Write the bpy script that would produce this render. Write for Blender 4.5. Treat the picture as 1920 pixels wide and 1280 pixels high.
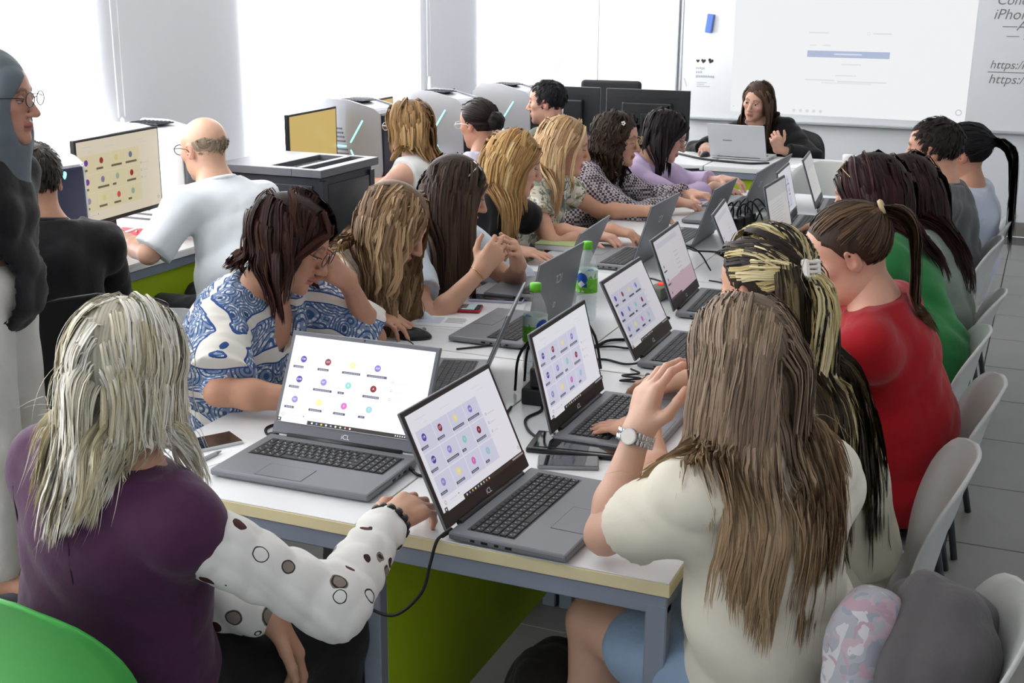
import bpy, bmesh, math, random
import numpy as np
from mathutils import Vector, Matrix, Euler

random.seed(7)
RNG = np.random.default_rng(7)
for o in list(bpy.data.objects):
    bpy.data.objects.remove(o)
SC = bpy.context.scene
COL = SC.collection

# ------------------------------------------------------------------ camera
f_px = 2362.0
cd = bpy.data.cameras.new('camera')
cam = bpy.data.objects.new('camera', cd)
COL.objects.link(cam)
cd.sensor_width = 36.0
cd.lens = f_px * 36.0 / 1920.0
cd.clip_start = 0.05
tl, ro, ya = math.radians(15.72), math.radians(0.443), math.radians(22.82)
fw = Vector((-math.sin(ya) * math.cos(tl), math.cos(ya) * math.cos(tl), -math.sin(tl)))
rt = Vector((math.cos(ya), math.sin(ya), 0))
up = rt.cross(fw)
r2 = rt * math.cos(ro) + up * math.sin(ro)
u2 = -rt * math.sin(ro) + up * math.cos(ro)
cam.matrix_world = Matrix(((r2.x, u2.x, -fw.x, 0), (r2.y, u2.y, -fw.y, 0), (r2.z, u2.z, -fw.z, 1.80), (0, 0, 0, 1)))
SC.camera = cam

# ------------------------------------------------------------------ world, exposure, daylight through the windows
w = bpy.data.worlds.new('sky')
SC.world = w
w.use_nodes = True
w.node_tree.nodes['Background'].inputs[0].default_value = (0.85, 0.92, 1.0, 1)
w.node_tree.nodes['Background'].inputs[1].default_value = 1.0
SC.view_settings.view_transform = 'Standard'
SC.view_settings.look = 'None'
SC.view_settings.gamma = 1.0
SC.view_settings.use_curve_mapping = False
SC.view_settings.exposure = 0.35
DAYLIGHT = 4.3          # brightness of the sunlit window blinds
CEILING_FILL = 3.2      # brightness of the added ceiling fill panels
try:
    SC.cycles.use_denoising = True
    SC.cycles.max_bounces = 7
    SC.cycles.diffuse_bounces = 4
    SC.cycles.transparent_max_bounces = 12
    SC.cycles.caustics_reflective = False
    SC.cycles.caustics_refractive = False
except Exception:
    pass

# ------------------------------------------------------------------ helpers
def lin(h):
    h = h.lstrip('#')
    out = []
    for i in (0, 2, 4):
        c = int(h[i:i + 2], 16) / 255
        out.append(c / 12.92 if c <= 0.04045 else ((c + 0.055) / 1.055) ** 2.4)
    return tuple(out)

MATS = {}
def M(name, hexc='#888888', rough=0.5, metal=0.0, emit=None, trans=0.0, alpha=1.0, var=0.0, vscale=6.0, bump=0.0, bscale=80.0,
      spec=0.5, attr=None, sheen=0.0, coat=0.0, ior=1.45):
    """A principled material: flat colour with optional noise variation, bump, vertex colour attribute or emission."""
    if name in MATS:
        return MATS[name]
    m = bpy.data.materials.new(name)
    m.use_nodes = True
    nt = m.node_tree
    b = nt.nodes['Principled BSDF']
    c = lin(hexc) + (1,)
    b.inputs['Base Color'].default_value = c
    b.inputs['Roughness'].default_value = rough
    b.inputs['Metallic'].default_value = metal
    b.inputs['Specular IOR Level'].default_value = spec
    b.inputs['IOR'].default_value = ior
    if sheen:
        b.inputs['Sheen Weight'].default_value = sheen
    if coat:
        b.inputs['Coat Weight'].default_value = coat
        b.inputs['Coat Roughness'].default_value = 0.1
    if trans:
        b.inputs['Transmission Weight'].default_value = trans
    if alpha < 1:
        b.inputs['Alpha'].default_value = alpha
    src = None
    if attr:
        a = nt.nodes.new('ShaderNodeAttribute'); a.attribute_name = attr
        src = a.outputs['Color']
        nt.links.new(src, b.inputs['Base Color'])
    if emit is not None:
        if src is not None:
            nt.links.new(src, b.inputs['Emission Color'])
            b.inputs['Base Color'].default_value = (0.01, 0.01, 0.01, 1)
            nt.links.remove([l for l in nt.links if l.to_socket == b.inputs['Base Color']][0])
        else:
            b.inputs['Emission Color'].default_value = c
        b.inputs['Emission Strength'].default_value = emit
    if var or bump:
        tc = nt.nodes.new('ShaderNodeTexCoord')
    if var:
        n = nt.nodes.new('ShaderNodeTexNoise')
        n.inputs['Scale'].default_value = vscale
        n.inputs['Detail'].default_value = 5
        nt.links.new(tc.outputs['Object'], n.inputs['Vector'])
        hsv = nt.nodes.new('ShaderNodeHueSaturation')
        mp = nt.nodes.new('ShaderNodeMapRange')
        mp.inputs['From Min'].default_value = 0.3; mp.inputs['From Max'].default_value = 0.7
        mp.inputs['To Min'].default_value = 1 - var; mp.inputs['To Max'].default_value = 1 + var
        nt.links.new(n.outputs['Fac'], mp.inputs['Value'])
        nt.links.new(mp.outputs['Result'], hsv.inputs['Value'])
        if src is not None:
            nt.links.new(src, hsv.inputs['Color'])
        else:
            hsv.inputs['Color'].default_value = c
        nt.links.new(hsv.outputs['Color'], b.inputs['Base Color'])
    if bump:
        n2 = nt.nodes.new('ShaderNodeTexNoise')
        n2.inputs['Scale'].default_value = bscale
        n2.inputs['Detail'].default_value = 3
        nt.links.new(tc.outputs['Object'], n2.inputs['Vector'])
        bp = nt.nodes.new('ShaderNodeBump')
        bp.inputs['Strength'].default_value = bump
        bp.inputs['Distance'].default_value = 0.01
        nt.links.new(n2.outputs['Fac'], bp.inputs['Height'])
        nt.links.new(bp.outputs['Normal'], b.inputs['Normal'])
    MATS[name] = m
    return m

def props(o, label=None, cat=None, group=None, kind=None):
    if label: o['label'] = label
    if cat: o['category'] = cat
    if group: o['group'] = group
    if kind: o['kind'] = kind
    return o

def empty(name, loc=(0, 0, 0), rz=0.0, label=None, cat=None, group=None):
    o = bpy.data.objects.new(name, None)
    o.empty_display_size = 0.05
    o.location = loc
    o.rotation_euler = (0, 0, rz)
    COL.objects.link(o)
    return props(o, label, cat, group)

def link(name, me, mat=None, parent=None, smooth=False):
    o = bpy.data.objects.new(name, me)
    COL.objects.link(o)
    if mat is not None and not me.materials:
        for m in (mat if isinstance(mat, (list, tuple)) else [mat]):
            me.materials.append(m)
    if smooth:
        me.polygons.foreach_set('use_smooth', [True] * len(me.polygons))
    if parent is not None:
        o.parent = parent
    return o

class MB:
    """Collects simple shapes in one bmesh; build() links them as one mesh object."""
    def __init__(self):
        self.bm = bmesh.new()
        self.mi = 0
    def _xf(self, vs, mat):
        for v in vs:
            v.co = mat @ v.co
    def box(self, c, s, bev=0.0, rot=None, seg=2):
        r = bmesh.ops.create_cube(self.bm, size=1.0)
        vs = r['verts']
        for v in vs:
            v.co = Vector((v.co.x * s[0], v.co.y * s[1], v.co.z * s[2]))
        if bev > 0:
            es = list({e for v in vs for e in v.link_edges})
            g = bmesh.ops.bevel(self.bm, geom=es, offset=min(bev, min(s) * 0.49), segments=seg, affect='EDGES', profile=0.5)
            vs = list({v for f in g['faces'] for v in f.verts} | {v for v in vs if v.is_valid})
        m = Matrix.Translation(c)
        if rot is not None:
            m = m @ (rot if isinstance(rot, Matrix) else Euler(rot).to_matrix().to_4x4())
        self._xf(vs, m)
        for v in vs:
            for f in v.link_faces:
                f.material_index = self.mi
        return self
    def cyl(self, a, b, r1, r2=None, n=12, cap=True):
        a = Vector(a); b = Vector(b); r2 = r1 if r2 is None else r2
        d = b - a
        q = d.to_track_quat('Z', 'Y').to_matrix()
        ring = []
        for p, r in ((a, r1), (b, r2)):
            ring.append([self.bm.verts.new(p + q @ Vector((r * math.cos(2 * math.pi * i / n), r * math.sin(2 * math.pi * i / n), 0))) for i in range(n)])
        for i in range(n):
            f = self.bm.faces.new((ring[0][i], ring[0][(i + 1) % n], ring[1][(i + 1) % n], ring[1][i])); f.material_index = self.mi; f.smooth = True
        if cap:
            f = self.bm.faces.new(ring[0][::-1]); f.material_index = self.mi
            f = self.bm.faces.new(ring[1]); f.material_index = self.mi
        return self
    def tube(self, pts, r, n=6, closed=False):
        pts = [Vector(p) for p in pts]
        k = len(pts)
        rs = r if isinstance(r, (list, tuple)) else [r] * k
        rings = []
        prev = None
        for i, p in enumerate(pts):
            a = pts[(i - 1) % k] if (closed or i > 0) else p
            b = pts[(i + 1) % k] if (closed or i < k - 1) else p
            d = (b - a).normalized()
            if prev is None:
                u = d.orthogonal().normalized()
            else:
                u = (prev - d * prev.dot(d))
                u = u.normalized() if u.length > 1e-6 else d.orthogonal().normalized()
            prev = u
            v = d.cross(u)
            rings.append([self.bm.verts.new(p + (u * math.cos(2 * math.pi * j / n) + v * math.sin(2 * math.pi * j / n)) * rs[i]) for j in range(n)])
        m = k if closed else k - 1
        for i in range(m):
            A, B = rings[i], rings[(i + 1) % k]
            for j in range(n):
                f = self.bm.faces.new((A[j], A[(j + 1) % n], B[(j + 1) % n], B[j])); f.smooth = True; f.material_index = self.mi
        if not closed:
            self.bm.faces.new(rings[0][::-1]).material_index = self.mi
            self.bm.faces.new(rings[-1]).material_index = self.mi
        return self
    def lathe(self, prof, n=24, c=(0, 0, 0)):
        rings = []
        for r, z in prof:
            rings.append([self.bm.verts.new((c[0] + r * math.cos(2 * math.pi * j / n), c[1] + r * math.sin(2 * math.pi * j / n), c[2] + z)) for j in range(n)])
        for A, B in zip(rings, rings[1:]):
            for j in range(n):
                f = self.bm.faces.new((A[j], A[(j + 1) % n], B[(j + 1) % n], B[j])); f.smooth = True; f.material_index = self.mi
        if prof[0][0] > 1e-4: self.bm.faces.new(rings[0][::-1]).material_index = self.mi
        if prof[-1][0] > 1e-4: self.bm.faces.new(rings[-1]).material_index = self.mi
        return self
    def poly(self, pts):
        f = self.bm.faces.new([self.bm.verts.new(p) for p in pts]); f.material_index = self.mi
        return self
    def mesh(self, name):
        me = bpy.data.meshes.new(name)
        bmesh.ops.recalc_face_normals(self.bm, faces=self.bm.faces)
        self.bm.to_mesh(me); self.bm.free()
        return me
    def build(self, name, mat, parent=None):
        return link(name, self.mesh(name), mat, parent)

def np_mesh(name, V, F, cols=None, uv=None):
    """V (n,3), F (m,4) or (m,3) integer arrays -> mesh with smooth shading and an optional point colour attribute."""
    me = bpy.data.meshes.new(name)
    V = np.ascontiguousarray(V, dtype=np.float32); F = np.ascontiguousarray(F, dtype=np.int32)
    k = F.shape[1]
    me.vertices.add(len(V)); me.vertices.foreach_set('co', V.ravel())
    me.loops.add(F.size); me.loops.foreach_set('vertex_index', F.ravel())
    me.polygons.add(len(F)); me.polygons.foreach_set('loop_start', np.arange(0, F.size, k, dtype=np.int32))
    try:
        me.polygons.foreach_set('loop_total', np.full(len(F), k, dtype=np.int32))
    except Exception:
        pass
    me.polygons.foreach_set('use_smooth', np.ones(len(F), dtype=bool))
    if cols is not None:
        a = me.attributes.new('Col', 'FLOAT_COLOR', 'POINT')
        c = np.ones((len(V), 4), dtype=np.float32); c[:, :3] = cols
        a.data.foreach_set('color', c.ravel())
    if uv is not None:
        ul = me.uv_layers.new(name='UVMap')
        ul.data.foreach_set('uv', np.ascontiguousarray(uv[F.ravel()], dtype=np.float32).ravel())
    me.update(calc_edges=True)
    return me

def copy_tree(o, parent=None):
    c = o.copy()
    COL.objects.link(c)
    if parent is not None:
        c.parent = parent
    for ch in list(o.children):
        copy_tree(ch, c)
    return c

def spline(pts, n=8):
    """Catmull-Rom through the points."""
    P = [np.array(p, float) for p in pts]
    P = [2 * P[0] - P[1]] + P + [2 * P[-1] - P[-2]]
    out = []
    for i in range(1, len(P) - 2):
        for t in np.linspace(0, 1, n, endpoint=False):
            a, b, c, d = P[i - 1], P[i], P[i + 1], P[i + 2]
            out.append(0.5 * ((2 * b) + (-a + c) * t + (2 * a - 5 * b + 4 * c - d) * t ** 2 + (-a + 3 * b - 3 * c + d) * t ** 3))
    out.append(P[-2])
    return [tuple(p) for p in out]

def text_mesh(txt, size, align='CENTER', shear=0.0, extrude=0.0):
    cu = bpy.data.curves.new('text', 'FONT')
    cu.body = txt; cu.size = size; cu.align_x = align; cu.align_y = 'CENTER'; cu.shear = shear; cu.extrude = extrude
    cu.resolution_u = 3
    o = bpy.data.objects.new('text', cu)
    COL.objects.link(o)
    me = bpy.data.meshes.new_from_object(o)
    bpy.data.objects.remove(o)
    bpy.data.curves.remove(cu)
    return me

class Draw:
    """Flat print: coloured shapes layered a hair apart, one mesh with a colour attribute (x right, y up, z out)."""
    def __init__(self):
        self.V = []; self.F = []; self.C = []; self.z = 0.0; self.n = 0
    def poly(self, pts, hexc):
        c = lin(hexc); k = len(pts); b = len(self.V)
        self.z += 0.000002
        for p in pts:
            self.V.append((p[0], p[1], self.z)); self.C.append(c)
        for i in range(1, k - 1):
            self.F.append((b, b + i, b + i + 1))
    def rect(self, x0, y0, x1, y1, hexc, dz=0.0):
        self.z += dz
        self.poly([(x0, y0), (x1, y0), (x1, y1), (x0, y1)], hexc)
    def disc(self, x, y, r, hexc, n=20):
        self.poly([(x + r * math.cos(2 * math.pi * i / n), y + r * math.sin(2 * math.pi * i / n)) for i in range(n)], hexc)
    def ring(self, x, y, r, hexc, bg, t=0.25):
        self.disc(x, y, r, hexc); self.disc(x, y, r * (1 - t), bg)
    def text(self, txt, x, y, size, hexc, align='CENTER', shear=0.0):
        me = text_mesh(txt, size, align, shear)
        me.calc_loop_triangles()
        b = len(self.V); c = lin(hexc); self.z += 0.000002
        for v in me.vertices:
            self.V.append((v.co.x + x, v.co.y + y, self.z)); self.C.append(c)
        for t in me.loop_triangles:
            self.F.append(tuple(b + i for i in t.vertices))
        bpy.data.meshes.remove(me)
    def mesh(self, name, layer=0.0):
        V = np.array(self.V)
        V[:, 2] *= 20.0 if layer == 0 else layer
        return np_mesh(name, V, np.array(self.F), cols=np.array(self.C))
# ------------------------------------------------------------------ room shell
XL, XR, YB, YF, ZC = -3.90, 2.45, 10.20, -1.6, 3.2
m_wall = M('wall_paint', '#e3e6eb', 0.85, var=0.02, vscale=2.0, bump=0.03, bscale=300)
m_ceil = M('ceiling_paint', '#efefef', 0.9)
m_tile = M('floor_tile_glaze', '#878784', 0.42, var=0.05, vscale=5, bump=0.01, bscale=40)
m_grout = M('floor_grout', '#5c5b59', 0.9)
m_skirt = M('skirting_tile', '#8a8882', 0.45, var=0.04)
m_pvc = M('white_pvc', '#eeeff0', 0.35)
m_glass = M('window_glass', '#ffffff', 0.02, trans=1.0, ior=1.1)
m_blind = M('sunlit_blind_fabric', '#ffffff', 0.9, emit=DAYLIGHT)

fl = MB().box(((XL + XR) / 2, (YB + YF) / 2, -0.06), (XR - XL, YB - YF, 0.11)).build('floor', m_grout)
props(fl, kind='structure')
TS = 0.5617
tile_me = MB().box((0, 0, -0.004), (TS - 0.006, TS - 0.006, 0.012), bev=0.0015, seg=1).mesh('floor_tile')
tile_me.materials.append(m_tile)
x0 = -0.165 - TS * 7 + TS / 2
for i in range(13):
    for j in range(22):
        cx, cy = x0 + i * TS, 4.207 - TS * 10 + TS / 2 + j * TS
        if XL + 0.2 < cx < XR - 0.2 and YF + 0.2 < cy < YB - 0.1:
            t = bpy.data.objects.new('floor_tile', tile_me)
            COL.objects.link(t); t.parent = fl
            t.location = (cx, cy, 0.0)
            t.rotation_euler = (random.uniform(-.001, .001), random.uniform(-.001, .001), 0)

props(MB().box(((XL + XR) / 2, YB + 0.1, ZC / 2), (XR - XL + 0.4, 0.2, ZC)).build('wall_back', m_wall), kind='structure')
props(MB().box((XR + 0.1, (YB + YF) / 2, ZC / 2), (0.2, YB - YF, ZC)).build('wall_right', m_wall), kind='structure')
props(MB().box(((XL + XR) / 2, YF - 0.1, ZC / 2), (XR - XL + 0.4, 0.2, ZC)).build('wall_front', m_wall), kind='structure')
props(MB().box(((XL + XR) / 2, (YB + YF) / 2, ZC + 0.05), (XR - XL + 0.4, YB - YF + 0.4, 0.1)).build('ceiling', m_ceil), kind='structure')
# left wall: piers between the window openings, parapet below and lintel above
WIN = [(-0.6, 1.35), (2.35, 4.50), (5.66, 7.60), (8.62, 10.12)]
ZS, ZT = 0.86, 2.95
mb = MB()
TH = 0.36
ys = [YF - 0.2] + [y for wdw in WIN for y in wdw] + [YB + 0.2]
for a, b in zip(ys[0::2], ys[1::2]):
    mb.box((XL - TH / 2, (a + b) / 2, ZC / 2), (TH, b - a, ZC))
for a, b in WIN:
    mb.box((XL - TH / 2, (a + b) / 2, ZS / 2), (TH, b - a, ZS))
    mb.box((XL - TH / 2, (a + b) / 2, (ZT + ZC) / 2), (TH, b - a, ZC - ZT))
props(mb.build('wall_left', m_wall), kind='structure')
for n, (a, b) in enumerate(WIN):
    wf = props(empty('window_%d' % (n + 1), (XL - 0.24, (a + b) / 2, ZS)), kind='structure')
    h, wd = ZT - ZS, b - a
    fr = MB()
    for y in (-wd / 2 + .035, 0, wd / 2 - .035):
        fr.box((0, y, h / 2), (0.07, 0.07, h), bev=.006)
    for z in (.035, h - .035):
        fr.box((0, 0, z), (0.068, wd, 0.07), bev=.006)
    fr.build('window_frame', m_pvc, wf)
    for s in (-1, 1):
        MB().box((0, s * wd / 4, h / 2), (0.012, wd / 2 - .08, h - .13)).build('pane', m_glass, wf)
    MB().box((0.13, 0, -0.012), (0.26, wd, 0.024), bev=.008).build('window_sill', m_pvc, wf)
props(MB().box(((XL + XR) / 2, YB - .006, .055), (XR - XL, .012, .11), bev=.002).build('baseboard_back', m_skirt), kind='structure')
props(MB().box((XR - .006, (YB + YF) / 2, .055), (.012, YB - YF, .11), bev=.002).build('baseboard_right', m_skirt), kind='structure')
props(MB().box((XL + .006, (YB + YF) / 2, .055), (.012, YB - YF, .11), bev=.002).build('baseboard_left', m_skirt), kind='structure')

# roller blinds drawn down over the windows, glowing with daylight
where = ['window nearest the camera, out of view', 'left-hand window behind the woman in the headscarf',
         'middle window behind the grey computer towers', 'last window next to the whiteboards']
for n, (a, b) in enumerate(WIN):
    rb = empty('roller_blind', (XL + 0.02, (a + b) / 2, ZS - .06), 0, 'white translucent roller blind glowing in the ' + where[n], 'roller blind', 'roller blinds on the left wall')
    wd, h = b - a + 0.04, ZT - ZS + .12
    MB().box((0, 0, h / 2), (0.003, wd, h)).build('blind_fabric', m_blind, rb)
    MB().cyl((0, -wd / 2, h + .02), (0, wd / 2, h + .02), .03, n=14).build('roller_tube', m_pvc, rb)
    ch = MB()
    yc = wd / 2 + 0.10
    for dy in (-.022, .022):
        ch.tube([(0.012, yc + dy, h), (0.014, yc + dy * 1.1, h * .6), (0.014, yc + dy, .42)], .0035, n=5)
    ch.build('bead_chain', m_pvc, rb)
    MB().lathe([(.001, -.07), (.012, -.06), (.014, 0), (.010, .05), (.002, .06)], 10, (0.014, yc, .36)).build('chain_weight', m_pvc, rb)

# ceiling fill panels, added out of view to brighten the room
m_fill_panel = M('fill_diffuser', '#fff8ee', 0.6, emit=CEILING_FILL)
for i, (x, y, wh) in enumerate([(-2.4, 1.0, 'window side, front row'), (0.6, 1.0, 'aisle side, front row'), (-2.4, 4.3, 'window side, middle row'), (0.6, 4.3, 'aisle side, middle row'), (-2.4, 7.6, 'window side, by the whiteboards'), (0.6, 7.6, 'aisle side, by the whiteboards')]):
    cl = empty('ceiling_fill_panel', (x, y, ZC - .03), 0, 'added square white fill panel on the ceiling, out of view, ' + wh, 'fill light', 'added ceiling fill panels')
    MB().box((0, 0, 0.012), (.62, .62, .035), bev=.004).build('fill_frame', m_pvc, cl)
    MB().box((0, 0, -.008), (.56, .56, .006)).build('fill_diffuser', m_fill_panel, cl)
# ------------------------------------------------------------------ whiteboards on the back wall
m_board = M('whiteboard_enamel', '#e4e7eb', 0.16, spec=0.5)
m_alu = M('aluminium_trim', '#b4b8bc', 0.4, metal=0.15)
m_print = M('flat_print', attr='Col', rough=0.6)
m_light_print = M('projected_picture', attr='Col', rough=1.0, emit=0.73)
YW = YB
def board(name, x0, x1, z0, z1, label):
    e = empty(name, ((x0 + x1) / 2, YW, z0), 0, label, 'whiteboard')
    w, h = x1 - x0, z1 - z0
    MB().box((0, -.012, h / 2), (w - .02, .02, h - .02)).build('panel', m_board, e)
    for nm, c, s in (('rail', (0, -.014, .008), (w, .028, .022)), ('rail', (0, -.014, h - .008), (w, .028, .022)),
                     ('stile', (-w / 2 + .008, -.014, h / 2), (.018, .028, h)), ('stile', (w / 2 - .008, -.014, h / 2), (.018, .028, h))):
        MB().box(c, s, bev=.004).build(nm, m_alu, e)
    return e
b1 = board('whiteboard', -3.54, -2.84, 0.77, 2.0, 'blank narrow whiteboard on the back wall beside the last window')
b2 = board('whiteboard', -2.82, 2.2, 0.77, 2.0, 'wide whiteboard with a projected picture, hearts poster text and handwriting')
MB().box((0.0, -.045, .012), (4.9, .05, .018), bev=.004).build('pen_tray', m_alu, b2)
def on_board(d, name, mat, x, z, off):
    o = link(name, d.mesh(name), mat, b2)
    o.location = (x - b2.location.x, -.0225 - off, z - b2.location.z)
    o.rotation_euler = (math.pi / 2, 0, 0)
    return o
d = Draw()
d.poly([(-.91, -.45), (.885, -.46), (.90, .62), (-.915, .62)], '#f6f7f9')
d.rect(-.326, -.005, .298, .045, '#b4c0dc'); d.rect(-.12, .016, .09, .026, '#dfe6f3')
for x0, x1, y, c in ((-.32, -.17, .18, '#e3e5e8'), (.16, .30, .18, '#dde5e2'), (-.31, -.26, .085, '#e6e8ea'), (-.21, -.15, .085, '#e2e5e8'),
                     (-.06, .09, -.055, '#e5e6e9'), (-.10, .06, -.14, '#e7e8ea'), (-.33, -.10, -.178, '#e4e5e8'), (-.08, .29, -.185, '#e2e3e6'), (-.20, .18, -.198, '#e9eaec')):
    d.rect(x0, y - .005, x1, y + .005, c)
d.ring(.13, .18, .013, '#dbe4e0', '#f6f7f9')
for i in range(5):
    d.disc(-.40 + i * .052, -.42, .013, '#dde1e6')
d.ring(.835, -.385, .024, '#c4cad4', '#f6f7f9', .3); d.disc(.855, -.455, .008, '#ccd2da'); d.rect(-.89, -.41, -.882, -.402, '#ccd2da')
on_board(d, 'projected_picture', m_light_print, -1.475, 1.295, .0)
d = Draw()
def heart(x, y, s, t=0.0):
    pts = []
    for i in range(24):
        a = 2 * math.pi * i / 24
        hx = 16 * math.sin(a) ** 3 / 17; hy = (13 * math.cos(a) - 5 * math.cos(2 * a) - 2 * math.cos(3 * a) - math.cos(4 * a)) / 17
        pts.append((x + s * (hx * math.cos(t) - hy * math.sin(t)), y + s * (hx * math.sin(t) + hy * math.cos(t))))
    d.poly(pts, '#22262e')
heart(0.012, 0, .016); heart(.058, 0, .021, -.1); heart(.117, .002, .024, -.35)
for y, x1, hh, n in ((-.058, .075, .011, 5), (-.09, .055, .012, 3), (-.122, .155, .013, 11)):
    for i in range(n):
        x = x1 * i / n
        d.rect(x, y - hh * random.uniform(.5, 1), x + x1 / n * .62, y + hh * random.uniform(.5, 1), '#a9b0b8')
for y, x1 in ((-.17, .09), (-.185, .07), (-.2, .12)):
    d.rect(.01, y - .003, x1, y + .003, '#b9bfc6')
d.poly([(-.10, -.14), (-.094, -.14), (-.07, -.205), (-.076, -.205)], '#b5bac1')
on_board(d, 'hearts_poster_print', m_print, -2.683, 1.235, .0004)
d = Draw()
for t, x, y, s in (('Conopt n', .0, .37, .095), ('iPhone_R', -.012, .27, .105), ('\u2014ABCD', .055, .19, .10), ('\u2014 96', .09, .12, .085),
                   ('https:/relok', .0, -.09, .085), ('https:/reldck', .0, -.195, .095)):
    d.text(t, x, y, s, '#7d8286', 'LEFT', .25)
d.rect(-.01, -.145, .46, -.140, '#6d7276')
on_board(d, 'handwriting', m_print, -.455, 1.36, .0004)
er = empty('board_eraser', (-2.585, YW - .024, 1.53), 0, 'small blue magnetic board eraser stuck upright on the whiteboard', 'eraser')
MB().box((0, -.016, 0), (.056, .03, .145), bev=.008, rot=(0, .12, 0)).build('eraser_body', M('eraser_blue', '#5d7fd0', .6), er)
MB().box((0, -.003, 0), (.052, .008, .14), rot=(0, .12, 0)).build('felt_pad', M('eraser_felt', '#4a5568', .95), er)

# ------------------------------------------------------------------ desks
m_top = M('desk_top_laminate', '#e9ebee', 0.32, var=0.015, vscale=3)
m_edge = M('desk_birch_edge', '#e6d9ae', 0.5, var=0.05, vscale=12)
m_steel = M('desk_blue_grey_steel', '#8d96a6', 0.42, metal=0.15, var=.03)
m_green = M('desk_green_panel', '#aecb22', 0.45)
m_white_edge = M('desk_white_edge', '#eef0f1', 0.4)
ZT_ = 0.75
def desk(x0, x1, y0, y1, panel, label, edge=m_edge, group=None, rz=0.0):
    """panel: 'x0','x1','y0','y1' = side of the desk that carries the green modesty panel."""
    e = empty('desk', ((x0 + x1) / 2, (y0 + y1) / 2, 0), rz, label, 'desk', group)
    w, l = x1 - x0, y1 - y0
    MB().box((0, 0, ZT_ - .0015), (w - .002, l - .002, .003), bev=.001, seg=1).build('worktop', m_top, e)
    MB().box((0, 0, ZT_ - .0165), (w, l, .027), bev=.0015, seg=1).build('edge_band', edge, e)
    zb = ZT_ - .031
    fr = MB()
    for s in (-1, 1):
        fr.box((0, s * (l / 2 - .022), zb - .02), (w - .01, .032, .04), bev=.003, seg=1)
        fr.box((s * (w / 2 - .024), 0, zb - .0205), (.030, l - .06, .038), bev=.003, seg=1)
    fr.build('frame', m_steel, e)
    for sx in (-1, 1):
        for sy in (-1, 1):
            MB().box((sx * (w / 2 - .026), sy * (l / 2 - .022), (zb - .02) / 2), (.042, .034, zb - .02), bev=.003, seg=1).build('leg', m_steel, e)
    if panel[0] == 'x':
        sx = -1 if panel == 'x0' else 1
        p = ((sx * (w / 2 - .035), 0, .42), (.016, l - .09, .54))
    else:
        sy = -1 if panel == 'y0' else 1
        p = ((0, sy * (l / 2 - .035), .47), (w - .09, .016, .44))
    MB().box(p[0], p[1], bev=.002, seg=1).build('modesty_panel', m_green, e)
    return e
LX0, LX1, RX0, RX1 = -1.842, -1.204, -1.202, -0.545
rows = [(2.050, 3.262), (3.268, 4.480), (4.486, 5.698), (5.704, 6.75)]
lab = ['nearest, beside the woman in purple', 'under the red phone', 'third from the camera', 'farthest from the camera']
for i, (a, b) in enumerate(rows):
    desk(LX0, LX1, a, b, 'x1', 'white window-side desk of the long table, ' + lab[i], group='desks of the long middle table')
    desk(RX0, RX1, a, b, 'x0', 'white aisle-side desk of the long table, ' + ['nearest, birch edge and grey legs in view', 'second from the camera', 'third from the camera', 'farthest from the camera'][i], group='desks of the long middle table')
desk(-1.925, -.665, 7.60, 8.24, 'y0', "presenter's white desk with green front panel, under the silver laptop", m_white_edge, 'desks at the front of the room')
desk(-3.19, -1.935, 7.60, 8.24, 'y0', 'white front desk with green panel under the two black monitors', m_white_edge, 'desks at the front of the room')
pcl = ['behind the woman in the headscarf, under the dark-fronted computer', 'under the cream screen and the white computer tower', 'behind the black cabinet, under the yellow screen', 'at the far end of the window wall']
for i, (a, b) in enumerate([(2.55, 3.78), (3.785, 4.515), (5.09, 6.32), (6.325, 7.52)]):
    desk(XL + .03, -3.22, a, b, 'x1', 'white computer desk along the windows, ' + pcl[i], m_white_edge, 'computer desks by the windows')

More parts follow.
